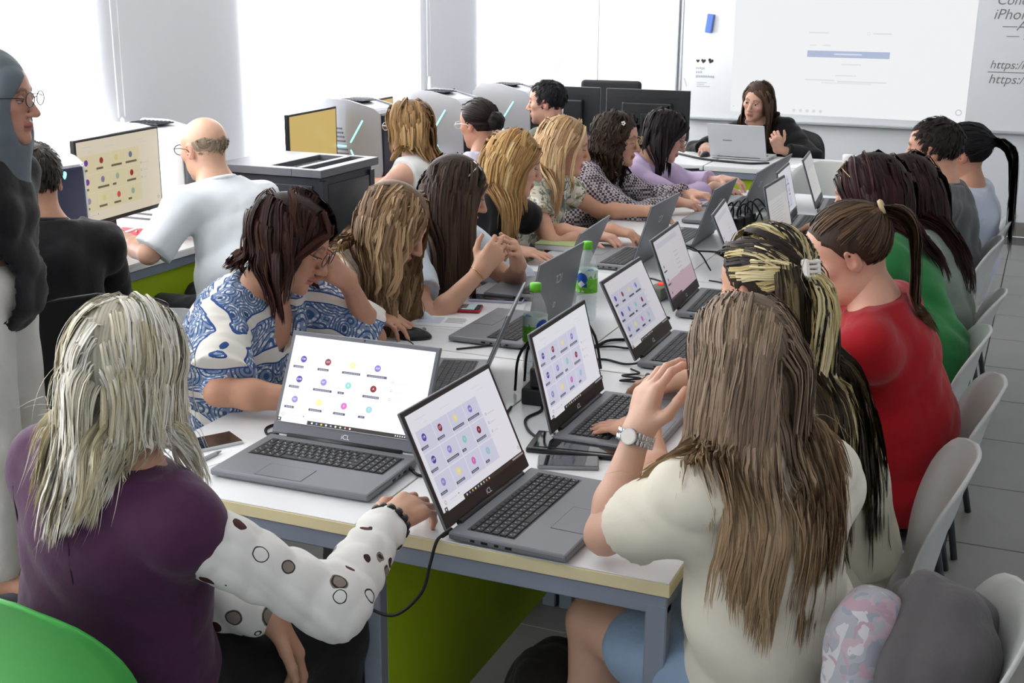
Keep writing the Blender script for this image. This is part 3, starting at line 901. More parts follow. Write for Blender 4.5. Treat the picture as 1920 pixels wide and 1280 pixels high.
kk = MB()
for r in range(5):
    for c in range(16):
        kk.box((-.05 + r * .025, -.18 + c * .024, .021), (.02, .019, .005))
props(kk.build('keys', M('keys_light_grey', '#c9ccd0', .5), kbd), kind='stuff')

# ------------------------------------------------------------------ mice
m_mouse = M('mouse_black', '#141517', .3)
def mouse(x, y, rz, label, z=ZT_):
    e = empty('computer_mouse', (x, y, z), math.radians(rz), label, 'mouse', None)
    bm = bmesh.new()
    bmesh.ops.create_uvsphere(bm, u_segments=18, v_segments=10, radius=1)
    for v in bm.verts:
        zz = max(v.co.z, -.25)
        v.co = Vector((v.co.x * .031 * (1 - .12 * v.co.y), v.co.y * .055, .007 + zz * .028 * (1 - .25 * v.co.y)))
    me = bpy.data.meshes.new('mouse_body'); bm.to_mesh(me); bm.free()
    link('mouse_body', me, m_mouse, e, smooth=True)
    MB().cyl((-.004, .03, .029), (.004, .03, .029), .007, n=12).build('scroll_wheel', m_ph_grey, e)
    return e
mouse(-1.735, 3.345, -70, 'black mouse under the hand of the wavy-haired woman in white')
mouse(-0.905, 3.185, 95, "black mouse under the hand near the aisle-side laptops' cable coil")
mouse(-0.735, 2.55, 80, 'black mouse on the table behind the watch wrist')
mouse(-2.035, 8.03, 175, "black mouse under the presenter's hand on the front desk")
mouse(-1.50, 6.46, -80, 'black mouse at the lilac sleeve, far end of the table')

# ------------------------------------------------------------------ bottles and cup
m_pet = M('clear_pet', '#eef8fa', 0.05, alpha=.20, spec=.8)
m_water = M('water', '#dcecf2', 0.03, alpha=.25, spec=.6)
m_cap = M('bottle_cap_green', '#63c02c', .45)
m_lab = M('bottle_label_print', attr='Col', rough=.5)
def bottle(x, y, rz, level, label):
    e = empty('water_bottle', (x, y, ZT_), math.radians(rz), label, 'bottle', 'water bottles on the long table')
    prof = [(.001, .003), (.024, .0), (.033, .006), (.0345, .02)]
    for k in range(5):
        z = .03 + k * .016
        prof += [(.0345, z), (.0325, z + .006), (.0345, z + .012)]
    prof += [(.0345, .125), (.0345, .165), (.033, .18), (.027, .203), (.018, .222), (.0135, .232), (.0135, .248)]
    MB().lathe(prof, 28).build('bottle_body', m_pet, e)
    MB().lathe([(.001, .006), (.031, .007), (.032, .02), (.0315, level), (.001, level)], 24).build('water', m_water, e)
    MB().lathe([(.0155, .236), (.0165, .238), (.0165, .256), (.015, .260), (.001, .2605)], 20).build('cap', m_cap, e)
    # wrapped label: a patch with printed leaves, disc and word
    d = Draw(); LW = 2 * math.pi * .0350
    d.rect(-LW / 2, 0, LW / 2, .075, '#d8eee4')
    d.rect(-LW / 2, 0, LW / 2, .047, '#74c83a')
    for q in range(60):
        xx, yy = random.uniform(-LW / 2 + .01, LW / 2 - .012), random.uniform(0.002, .052)
        a = random.uniform(0, 6.3); s = random.uniform(.006, .011)
        d.poly([(xx + s * math.cos(a), yy + s * math.sin(a) + .003), (xx + .4 * s * math.cos(a + 1.6), yy + .4 * s * math.sin(a + 1.6) + .003), (xx - s * math.cos(a), yy - s * math.sin(a) + .006), (xx + .4 * s * math.cos(a - 1.6), yy + .4 * s * math.sin(a - 1.6) + .003)], random.choice(['#7fce3a', '#6abf34', '#8ed650', '#5fb331']))
    for cx in (-.085, .022):
        d.disc(cx, .048, .020, '#2458b8'); d.poly([(cx - .002, .018), (cx + .012, .030), (cx, .042), (cx - .014, .030)], '#eef6fb'); d.poly([(cx, .02), (cx + .02, .02), (cx + .018, .036)], '#1f4ea6')
        d.text('\u0441\u043e\u0441\u0442\u0440\u0430', cx - .012, .008, .014, '#f2faf4')
    nu, nv_ = 104, 40
    uu, vv = np.meshgrid(np.linspace(-LW / 2, LW / 2, nu), np.linspace(0, .075, nv_))
    px_, py_ = uu.ravel(), vv.ravel()
    C = np.tile(np.array(d.C[0]), (len(px_), 1))
    DV = np.array(d.V)
    for t in d.F[2:]:   # rasterise the print onto the fine wrapped grid
        a, b, c = DV[list(t)]
        s1 = (b[0] - a[0]) * (py_ - a[1]) - (b[1] - a[1]) * (px_ - a[0])
        s2 = (c[0] - b[0]) * (py_ - b[1]) - (c[1] - b[1]) * (px_ - b[0])
        s3 = (a[0] - c[0]) * (py_ - c[1]) - (a[1] - c[1]) * (px_ - c[0])
        C[((s1 >= 0) & (s2 >= 0) & (s3 >= 0)) | ((s1 <= 0) & (s2 <= 0) & (s3 <= 0))] = d.C[t[0]]
    ang = px_ / .0350
    W3 = np.stack([.0352 * np.sin(ang), -.0352 * np.cos(ang), py_ + .095], 1)
    q = (np.arange(nv_ - 1)[:, None] * nu + np.arange(nu - 1)[None]).ravel()
    F = np.stack([q, q + 1, q + nu + 1, q + nu], 1)
    link('label', np_mesh('label', W3, F, cols=C), m_lab, e)
    return e
bottle(-1.262, 3.165, 24, .088, 'water bottle with blue disc and green leaves, nearer one, before a laptop lid')
bottle(-1.33, 3.785, -46, .075, 'taller-looking water bottle with green label, farther one, half empty')
cb = empty('clear_tumbler_bottle', (-0.93, 6.66, ZT_), 0, 'clear drinking bottle with white lid at the far table end', 'bottle')
MB().lathe([(.001, .002), (.034, .0), (.036, .01), (.036, .16), (.03, .18), (.026, .19)], 22).build('bottle_body', m_pet, cb)
MB().lathe([(.028, .188), (.032, .19), (.032, .225), (.028, .232), (.001, .233)], 20).build('lid', m_pvc, cb)
cu = empty('white_cup', (-1.055, 7.83, ZT_), 0, 'small white cup on the right end of the presenter\'s desk', 'cup')
MB().lathe([(.001, .003), (.026, .0), (.032, .03), (.037, .085), (.0345, .085), (.03, .03), (.001, .008)], 22).build('cup_body', m_pvc, cu)
MB().tube([(.033, 0, .065), (.055, 0, .06), (.055, 0, .035), (.031, 0, .025)], .004).build('cup_handle', m_pvc, cu)
for i in range(2):
    q = MB().box((0, 0, .002 + .002 * i), (.21, .28, .002)).build('paper_sheet', m_paper); q.location = (-1.30 + .05 * i, 7.80, ZT_); q.rotation_euler = (0, 0, 1.3 + .2 * i)
    props(q, ['lower white paper sheet right of the silver laptop', 'upper white paper sheet right of the silver laptop'][i], 'paper')

# ------------------------------------------------------------------ power blocks and cables
m_cable = M('cable_black', '#141416', .5)
m_strip = M('power_strip_grey_green', '#7d8274', .5)
def cable(pts, label, r=.0035, plug=True, mat=None):
    e = empty('power_cable', pts[0], 0, label, 'cable', None)
    p0 = Vector(pts[0])
    sp = [tuple(Vector(p) - p0) for p in spline(pts, 7)]
    MB().tube(sp, r, n=6).build('cord', mat or m_cable, e)
    if plug:
        a = Vector(sp[0]); b = Vector(sp[1]); dd = (b - a).normalized()
        MB().cyl(a - dd * .012, a + dd * .018, .0055, .0045, n=8).build('plug', m_cable, e)
    return e
zc = ZT_ + .004
def power_block(x, y, rz, L, W, H, label, adapters):
    e = empty('power_strip', (x, y, ZT_), math.radians(rz), label, 'power strip')
    MB().box((0, 0, H / 2), (W, L, H), bev=.006).build('strip_body', m_blackpl, e)
    for k in range(adapters):
        yy = -L / 2 + (k + .5) * L / adapters
        MB().box((random.uniform(-.008, .008), yy, H + .028), (.045, L / adapters - .012, .055), bev=.006).build('adapter', m_mouse, e)
        for s in (-1, 1):
            xx = s * .012
            MB().tube(spline([(xx, yy, H + .05), (xx, yy, H + .085 + .02 * random.random()), (xx + s * .02, yy + .02, H + .115), (xx + s * .06, yy + .03, H + .06), (xx + s * .075, yy + .05, .006)], 5), .0038, n=6).build('adapter_lead', m_cable, e)
    return e
power_block(-1.165, 3.07, 6, .36, .085, .045, 'black power strip full of adapters between the nearest laptops', 4)
power_block(-1.19, 5.42, -12, .22, .085, .04, 'black power strip crowded with plugs, far half of the table', 3)
ps = empty('power_strip', (-1.185, 4.25, ZT_), math.radians(-8), 'grey-green power strip with a lit red switch and a black adapter', 'power strip')
MB().box((0, 0, .022), (.06, .26, .044), bev=.006).build('strip_body', m_strip, ps)
MB().box((-.004, -.055, .046), (.022, .03, .006), bev=.002, seg=1).build('red_switch', M('switch_red', '#e0301e', .4, emit=.8), ps)
MB().box((0, .05, .085), (.055, .075, .085), bev=.006).build('adapter', m_mouse, ps)
cable([(-1.004, 2.066, ZT_ + .012), (-1.012, 2.035, ZT_ + .006), (-1.02, 2.018, ZT_ - .04), (-1.035, 2.008, ZT_ - .10), (-1.09, 2.0, ZT_ - .155), (-1.15, 2.0, ZT_ - .15), (-1.19, 2.004, ZT_ - .11), (-1.215, 2.02, ZT_ - .06)], 'black cable looping below the near table edge from the lavender-screen laptop')
cable([(-1.235, 2.345, ZT_ + .012), (-1.20, 2.33, zc), (-1.16, 2.36, zc), (-1.13, 2.45, zc), (-1.16, 2.62, zc), (-1.2, 2.85, zc)], 'black lead plugged into the right side of the white-screen laptop')
cable([(-1.632, 2.41, ZT_ + .012), (-1.66, 2.42, zc), (-1.685, 2.46, zc), (-1.66, 2.51, zc), (-1.58, 2.53, zc), (-1.4, 2.6, zc)], 'short black lead behind the left edge of the white-screen laptop')
cable([(-1.0, 2.66, ZT_ + .012), (-1.04, 2.66, zc), (-1.09, 2.70, zc), (-1.13, 2.78, zc), (-1.12, 2.86, zc), (-1.16, 2.95, zc)], 'black cable curling left of the second aisle-side laptop')
cable([(-1.00, 3.35, ZT_ + .012), (-1.05, 3.34, zc), (-1.12, 3.36, zc), (-1.17, 3.32, zc), (-1.2, 3.22, zc)], 'lowest black cable running to the bottle-side laptop')
cable([(-1.05, 3.52, zc), (-1.1, 3.5, zc), (-1.15, 3.49, zc + .002), (-1.2, 3.44, zc), (-1.215, 3.30, zc)], 'middle black cable running to the bottle-side laptop', plug=False)
cable([(-1.06, 3.66, zc), (-1.12, 3.60, zc), (-1.17, 3.55, zc + .003), (-1.19, 3.48, zc), (-1.225, 3.30, zc)], 'thick black cable crossing the birch seam near the bottles', .005, False)
cable([(-1.02, 3.30, zc), (-.98, 3.25, zc + .006), (-1.02, 3.22, zc + .003), (-.96, 3.2, zc + .008), (-1.01, 3.17, zc + .004), (-.94, 3.18, zc + .006), (-.92, 3.21, zc + .012)], 'tangled black mouse lead beside the second aisle-side laptop', .003, False)
cable([(-1.735, 3.29, ZT_ + .012), (-1.70, 3.27, zc), (-1.67, 3.22, zc), (-1.66, 3.16, zc), (-1.6, 3.1, zc)], 'thin black mouse lead by the wavy-haired woman', .002, False)
cable([(-1.30, 3.38, zc), (-1.36, 3.37, zc), (-1.40, 3.41, zc + .008), (-1.44, 3.36, zc + .004), (-1.38, 3.33, zc + .01), (-1.35, 3.38, zc + .006), (-1.43, 3.40, zc + .004), (-1.5, 3.34, zc), (-1.56, 3.28, zc)], 'knotted black cable left of the front water bottle', .003, False)
cable([(-1.19, 3.93, zc), (-1.22, 3.90, zc), (-1.25, 3.86, zc + .01), (-1.21, 3.84, zc + .02), (-1.17, 3.88, zc + .01), (-1.2, 3.93, zc + .004), (-1.14, 3.93, zc), (-1.08, 3.90, zc)], 'black cable coil right behind the half-empty bottle', .005, False)
cable([(-1.42, 4.56, ZT_ + .012), (-1.40, 4.50, zc + .03), (-1.36, 4.46, zc), (-1.30, 4.44, zc), (-1.24, 4.40, zc)], 'black lead from the floral-dress woman\'s laptop', .003)
cable([(-1.28, 4.55, ZT_ + .05), (-1.26, 4.52, ZT_ + .10), (-1.22, 4.50, ZT_ + .13), (-1.16, 4.55, ZT_ + .10), (-1.12, 4.6, ZT_ + .02)], 'black cable arching over beside the third lid back', .003, False)
cable([(-1.15, 4.95, zc), (-1.2, 5.02, zc), (-1.16, 5.08, zc + .01), (-1.10, 5.02, zc + .006), (-1.15, 4.97, zc + .012), (-1.22, 5.03, zc), (-1.29, 5.02, zc), (-1.34, 5.08, zc)], 'black knotted cable in mid table near the checked sleeve', .004, False)
cable([(-1.03, 4.15, zc), (-.99, 4.28, zc), (-1.0, 4.40, zc), (-1.04, 4.48, zc), (-1.1, 4.5, zc)], 'black cable behind the pinkish-page laptop', .003, False)
cable([(-.93, 4.40, zc), (-.88, 4.37, zc + .006), (-.86, 4.42, zc), (-.90, 4.46, zc + .008), (-.84, 4.44, zc), (-.80, 4.40, zc)], 'curled black cable behind the blond-streaked hair', .003, False)
cable([(-.99, 3.96, zc + .01), (-.95, 3.93, zc + .02), (-.97, 3.9, zc + .01), (-.93, 3.89, zc + .014), (-.96, 3.94, zc + .022), (-.9, 3.92, zc + .01), (-.86, 3.9, zc)], 'bundled black cable before the pinkish-page laptop', .004, False)
cable([(-1.16, 5.52, ZT_ + .04), (-1.12, 5.50, ZT_ + .12), (-1.08, 5.45, ZT_ + .10), (-1.07, 5.40, zc), (-1.1, 5.3, zc)], 'looped black cable beside the far plug block', .0035, False)
cable([(-.98, 5.95, zc), (-.9, 5.96, zc), (-.83, 5.92, zc), (-.75, 5.95, zc)], 'thin black cable at the far right of the table', .003, False)
cable([(-.98, 5.62, zc), (-.88, 5.63, zc), (-.8, 5.58, zc), (-.74, 5.6, zc)], 'second thin black cable at the far right of the table', .003, False)
cable([(-2.30, 8.14, zc), (-2.18, 8.02, zc + .002), (-2.0, 7.86, zc + .002), (-1.82, 7.80, zc + .002), (-1.68, 7.78, zc + .002), (-1.58, 7.86, zc)], "thick black cable lying across the presenter's desk", .008, False)
cable([(-1.95, 7.58, ZT_ - .02), (-2.3, 7.56, ZT_ - .05), (-2.5, 7.53, ZT_ - .18), (-2.58, 7.5, ZT_ - .35), (-2.65, 7.5, .3), (-2.68, 7.45, .01)], 'black cable hanging over the green front panel', .006, False)
cable([(-3.66, 4.06, zc), (-3.60, 4.14, zc + .02), (-3.64, 4.22, zc), (-3.57, 4.3, zc + .03), (-3.62, 4.36, zc)], 'white tangled leads behind the cream screen', .006, False, m_pvc)

# ------------------------------------------------------------------ chairs
chair(-1.42, 1.63, 80, 'bright green shell chair under the woman in the purple vest', True)
for (x, y, h, lb) in ((-.215, 1.975, 184, 'white shell chair at the near right corner, holding the grey coat'), (-.34, 2.66, 184, 'white shell chair behind the cream dress, second from the camera'),
                      (-.31, 3.22, 184, 'white shell chair behind the red top'), (-.37, 3.74, 182, 'white shell chair behind the green shirt'),
                      (-.35, 4.28, 178, 'white shell chair with an upright back behind the grey-green hoodie'), (-.40, 5.25, 180, 'white shell chair behind the man in the grey jacket'),
                      (-.37, 5.82, 180, 'white shell chair behind the black-ponytailed woman')):
    chair(x, y, h, lb)
chair(-1.12, 6.98, 268, 'empty white shell chair facing the camera at the far table end')
for (y, who) in ((2.92, 'blue-print woman'), (3.46, 'wavy-haired woman in white'), (4.00, 'woman with clasped hands'), (4.62, 'woman in the black top'), (5.22, 'floral-dress woman'), (5.80, 'checked-jacket woman'), (6.42, 'lilac-blouse woman')):
    chair(-2.12, y, 0, 'white shell chair under the ' + who, group='white shell chairs on the window side')
for (x, y, h, who) in ((-2.84, 4.06, 172, 'bald man'), (-2.97, 3.12, 152, 'dark-haired boy in black'), (-2.76, 5.50, 176, 'short-haired woman in sleeveless white'), (-2.74, 6.12, 172, 'woman with the dark bun'), (-2.70, 6.80, 176, 'man in the olive shirt')):
    chair(x, y, h, 'white shell chair under the ' + who, group='white shell chairs at the computer desks')
chair(-1.62, 8.62, 270, 'black shell chair under the presenter')
for o in COL.objects:
    if o.get('label') == 'white shell chair under the dark-haired boy in black':
        o['label'] = 'black shell chair under the dark-haired boy in the black jacket'
    if str(o.get('label')).startswith('black shell chair under'):
        o.pop('group', None)
        sh = SHELL.copy(); sh.materials.clear(); sh.materials.append(m_blackpl)
        for c_ in o.children:
            if c_.name.startswith('seat_shell'): c_.data = sh
# ------------------------------------------------------------------ people: numpy distance fields -> one continuous body mesh each
def nv(v):
    v = np.asarray(v, float); return v / (np.linalg.norm(v) + 1e-12)
def rotz(a): c, s = math.cos(a), math.sin(a); return np.array([[c, -s, 0], [s, c, 0], [0, 0, 1.]])
def rotx(a): c, s = math.cos(a), math.sin(a); return np.array([[1., 0, 0], [0, c, -s], [0, s, c]])
def roty(a): c, s = math.cos(a), math.sin(a); return np.array([[c, 0, s], [0, 1., 0], [-s, 0, c]])

def cone(a, b, ra, rb=None, k=.02, op='u'):
    return ('c', np.asarray(a, float), np.asarray(b, float), float(ra), float(ra if rb is None else rb), k, op)
def ell(c, r, R=None, k=.02, op='u'):
    return ('e', np.asarray(c, float), np.asarray(r, float), np.eye(3) if R is None else np.asarray(R, float), None, k, op)

def pdist(p, X, Y, Z):
    if p[0] == 'c':
        a, b, ra, rb = p[1:5]
        ba = b - a; L2 = float(ba @ ba) + 1e-12
        x, y, z = X - a[0], Y - a[1], Z - a[2]
        t = np.clip((x * ba[0] + y * ba[1] + z * ba[2]) / L2, 0, 1)
        dx, dy, dz = x - t * ba[0], y - t * ba[1], z - t * ba[2]
        return np.sqrt(dx * dx + dy * dy + dz * dz) - (ra + (rb - ra) * t)
    c, r, R = p[1:4]
    x, y, z = X - c[0], Y - c[1], Z - c[2]
    u = (R[0, 0] * x + R[1, 0] * y + R[2, 0] * z) / r[0]
    v = (R[0, 1] * x + R[1, 1] * y + R[2, 1] * z) / r[1]
    w_ = (R[0, 2] * x + R[1, 2] * y + R[2, 2] * z) / r[2]
    k0 = np.sqrt(u * u + v * v + w_ * w_) + 1e-9
    k1 = np.sqrt((u / r[0]) ** 2 + (v / r[1]) ** 2 + (w_ / r[2]) ** 2) + 1e-9
    return k0 * (k0 - 1) / k1
def pbox(p):
    if p[0] == 'c':
        return np.minimum(p[1] - p[3], p[2] - p[4]), np.maximum(p[1] + p[3], p[2] + p[4])
    e = np.sqrt(((p[3] * p[2][None, :]) ** 2).sum(1))
    return p[1] - e, p[1] + e
def comb(F, d, k, op):
    if op == 'u':
        h = np.maximum(k - np.abs(F - d), 0) / k
        return np.minimum(F, d) - h * h * k * .25
    d = -d
    h = np.maximum(k - np.abs(F - d), 0) / k
    return np.maximum(F, d) + h * h * k * .25
def sdf_pts(prims, P):
    F = np.full(len(P), 1.0)
    for p in prims:
        F = comb(F, pdist(p, P[:, 0], P[:, 1], P[:, 2]), max(p[5], 1e-4), p[6])
    return F
def inflate(prims, o):
    out = []
    for p in prims:
        s = o if p[6] == 'u' else -o
        if p[0] == 'c': out.append(('c', p[1], p[2], p[3] + s, p[4] + s, p[5], p[6]))
        else: out.append(('e', p[1], p[2] + s, p[3], None, p[5], p[6]))
    return out

CORN = [(i, j, k) for i in (0, 1) for j in (0, 1) for k in (0, 1)]
EDGES = [(a, b) for a in CORN for b in CORN if sum(b) - sum(a) == 1 and all(y >= x for x, y in zip(a, b))]
def surfnet(F, o, h):
    s = F < 0
    nx, ny, nz = F.shape
    cnt = np.zeros((nx - 1, ny - 1, nz - 1), np.int8)
    for (i, j, k) in CORN:
        cnt += s[i:nx - 1 + i, j:ny - 1 + j, k:nz - 1 + k]
    mask = (cnt > 0) & (cnt < 8)
    cells = np.argwhere(mask)
    idx = np.full(mask.shape, -1, np.int32); idx[mask] = np.arange(len(cells))
    acc = np.zeros((len(cells), 3)); num = np.zeros(len(cells))
    for a, b in EDGES:
        fa = F[cells[:, 0] + a[0], cells[:, 1] + a[1], cells[:, 2] + a[2]]
        fb = F[cells[:, 0] + b[0], cells[:, 1] + b[1], cells[:, 2] + b[2]]
        cr = (fa < 0) != (fb < 0)
        t = np.where(cr, fa / np.where(cr, fa - fb, 1), 0)
        acc += np.where(cr[:, None], np.array(a) + t[:, None] * (np.array(b) - np.array(a)), 0)
        num += cr
    V = np.asarray(o) + h * (cells + acc / num[:, None])
    Q = []
    for ax in range(3):
        sl0 = [slice(None)] * 3; sl1 = [slice(None)] * 3
        sl0[ax] = slice(0, -1); sl1[ax] = slice(1, None)
        A, B = s[tuple(sl0)], s[tuple(sl1)]
        ch = np.argwhere(A != B)
        u, v = [(1, 2), (2, 0), (0, 1)][ax]
        ok = (ch[:, u] > 0) & (ch[:, v] > 0) & (ch[:, u] < F.shape[u] - 1) & (ch[:, v] < F.shape[v] - 1)
        ch = ch[ok]
        def at(du, dv):
            c = ch.copy(); c[:, u] += du; c[:, v] += dv
            return idx[c[:, 0], c[:, 1], c[:, 2]]
        q = np.stack([at(-1, -1), at(0, -1), at(0, 0), at(-1, 0)], 1)
        fl_ = ~A[ch[:, 0], ch[:, 1], ch[:, 2]]
        q[fl_] = q[fl_][:, ::-1]
        Q.append(q)
    Q = np.concatenate(Q)
    return V, Q[(Q >= 0).all(1)]
def grid_mesh(prims, h, disp=None, extra=None):
    los, his = zip(*[pbox(p) for p in prims if p[6] == 'u'])
    lo = np.min(los, 0) - 3 * h; hi = np.max(his, 0) + 3 * h
    n = np.ceil((hi - lo) / h).astype(int) + 1
    ax = [lo[i] + h * np.arange(n[i]) for i in range(3)]
    F = np.full(n, .2, np.float32)
    for p in prims:
        a, b = pbox(p); m = max(p[5], 3 * h) + h
        i0 = np.clip(((a - m - lo) / h).astype(int), 0, n); i1 = np.clip(((b + m - lo) / h).astype(int) + 2, 0, n)
        if (i1 <= i0).any(): continue
        X = ax[0][i0[0]:i1[0], None, None]; Y = ax[1][None, i0[1]:i1[1], None]; Z = ax[2][None, None, i0[2]:i1[2]]
        sl = tuple(slice(i0[i], i1[i]) for i in range(3))
        F[sl] = comb(F[sl], pdist(p, X, Y, Z), max(p[5], 1e-4), p[6])
    if disp is not None or extra is not None:
        near = np.argwhere(np.abs(F) < .05)
        P = lo + near * h
        f = F[near[:, 0], near[:, 1], near[:, 2]]
        if disp is not None: f = f + disp(P)
        if extra is not None: f = extra(P, f)
        F[near[:, 0], near[:, 1], near[:, 2]] = f
    return surfnet(F, lo, h)
def wrinkles(amp, lam=.10, seed=0, n=4):
    r = np.random.default_rng(seed)
    K = r.normal(size=(n, 3)); K /= np.linalg.norm(K, axis=1, keepdims=True)
    K *= (2 * np.pi / (lam * r.uniform(.6, 1.7, n)))[:, None]
    ph = r.uniform(0, 6.3, n)
    def f(P):
        s = np.zeros(len(P))
        wob = np.sin(P @ K[0] * .45 + ph[0])
        for i in range(n):
            s += 1 - 2 * np.abs(np.sin(.5 * (P @ K[i] + ph[i] + 1.3 * wob)))
        return amp * s / n * 1.5
    return f

def skin_mat(name='skin'):
    if name in MATS: return MATS[name]
    m = M(name, '#ffffff', .48, attr='Col', var=.04, vscale=25, bump=.04, bscale=260)
    b = m.node_tree.nodes['Principled BSDF']
    b.inputs['Subsurface Weight'].default_value = .0
    return m
SKIN = skin_mat()
def hair_mat():
    if 'hair' in MATS: return MATS['hair']
    m = bpy.data.materials.new('hair'); m.use_nodes = True
    nt = m.node_tree; b = nt.nodes['Principled BSDF']
    a = nt.nodes.new('ShaderNodeAttribute'); a.attribute_name = 'Col'
    uv = nt.nodes.new('ShaderNodeUVMap'); uv.uv_map = 'UVMap'
    mp = nt.nodes.new('ShaderNodeMapping'); mp.inputs['Scale'].default_value = (.8, .12, 1)
    n = nt.nodes.new('ShaderNodeTexNoise'); n.inputs['Scale'].default_value = 4; n.inputs['Detail'].default_value = 3
    r = nt.nodes.new('ShaderNodeMapRange'); r.inputs['From Min'].default_value = .3; r.inputs['From Max'].default_value = .7
    r.inputs['To Min'].default_value = .50; r.inputs['To Max'].default_value = 1.42
    h = nt.nodes.new('ShaderNodeHueSaturation')
    bp = nt.nodes.new('ShaderNodeBump'); bp.inputs['Strength'].default_value = .5; bp.inputs['Distance'].default_value = .002
    L = nt.links.new
    L(uv.outputs[0], mp.inputs['Vector']); L(mp.outputs[0], n.inputs['Vector']); L(n.outputs['Fac'], r.inputs['Value'])
    L(r.outputs['Result'], h.inputs['Value']); L(a.outputs['Color'], h.inputs['Color']); L(h.outputs['Color'], b.inputs['Base Color'])
    L(n.outputs['Fac'], bp.inputs['Height']); L(bp.outputs['Normal'], b.inputs['Normal'])
    b.inputs['Roughness'].default_value = .5
    b.inputs['Specular IOR Level'].default_value = .22
    MATS['hair'] = m
    return m
HAIR = hair_mat()

HS = 1.04
def head_prims(ear=True):
    S = HS
    q = [ell((0, -.012 * S, .035 * S), (.074 * S, .094 * S, .083 * S)),
         ell((0, .040 * S, .042 * S), (.060 * S, .046 * S, .052 * S), k=.03),
         ell((0, .033 * S, -.028 * S), (.058 * S, .056 * S, .075 * S), k=.03),
         ell((0, .028 * S, -.070 * S), (.050 * S, .054 * S, .040 * S), k=.03),
         ell((0, .076 * S, -.098 * S), (.020 * S, .016 * S, .015 * S), k=.025)]
    for s in (-1, 1):
        q.append(ell((s * .042 * S, .058 * S, -.014 * S), (.022 * S, .022 * S, .019 * S), k=.02))
    q.append(cone((-.032 * S, .080 * S, .029 * S), (.032 * S, .080 * S, .029 * S), .010 * S, k=.016))
    for s in (-1, 1):
        q.append(ell((s * .031 * S, .095 * S, .010 * S), (.017 * S, .014 * S, .011 * S), k=.014, op='s'))
    q.append(cone((0, .088 * S, .014 * S), (0, .112 * S, -.029 * S), .0075 * S, .0115 * S, k=.013))
    for s in (-1, 1):
        q.append(ell((s * .011 * S, .099 * S, -.034 * S), (.0085 * S, .010 * S, .007 * S), k=.007))
    q.append(ell((0, .088 * S, -.058 * S), (.021 * S, .013 * S, .006 * S), k=.007))
    q.append(ell((0, .086 * S, -.069 * S), (.018 * S, .012 * S, .0065 * S), k=.007))
    if ear:
        for s in (-1, 1):
            R = rotz(-s * .45) @ rotx(-.2)
            q.append(ell((s * .075 * S, -.010 * S, -.006 * S), (.008 * S, .019 * S, .032 * S), R, k=.006))
            q.append(ell((s * .083 * S, -.004 * S, -.001 * S), (.006 * S, .011 * S, .017 * S), R, k=.005, op='s'))
    return q
def head_colour(P, skin, lips='#b0605c', brow='#4a3628', stubble=None, rosy=.5):
    q = P / HS
    c = np.tile(np.array(lin(skin)), (len(P), 1))
    def mix(mask, col, f):
        m = (mask * f)[:, None]
        c[:] = c * (1 - m) + np.array(lin(col)) * m
    g = lambda x, y, z, s: np.exp(-(((np.abs(q[:, 0]) - x) ** 2) + (q[:, 1] - y) ** 2 + (q[:, 2] - z) ** 2) / (s * s))
    mix(g(.042, .07, -.03, .028), '#c96f62', .35 * rosy)
    mix(g(0, .11, -.03, .016), '#c8705f', .35 * rosy)
    mix(g(.080, -.01, -.005, .026), '#c8685a', .40)
    if stubble:
        mix(np.clip((-.045 - q[:, 2]) / .03, 0, 1) * (q[:, 1] > .0), stubble, .35)
    lipm = (np.abs(q[:, 0]) < .023) & (q[:, 1] > .083) & (q[:, 2] < -.052) & (q[:, 2] > -.0755)
    mix(lipm.astype(float), lips, .75)
    mix(((np.abs(q[:, 0]) < .022) & (q[:, 1] > .083) & (np.abs(q[:, 2] + .0635) < .0016)).astype(float), '#5a2c2a', .8)
    bx = np.abs(q[:, 0])
    bz = .030 + .007 * np.clip((bx - .012) / .018, 0, 1) - .012 * np.clip((bx - .034) / .014, 0, 1)
    mix(((bx > .010) & (bx < .049) & (q[:, 1] > .052) & (np.abs(q[:, 2] - bz) < .0042)).astype(float), brow, .75)
    return c

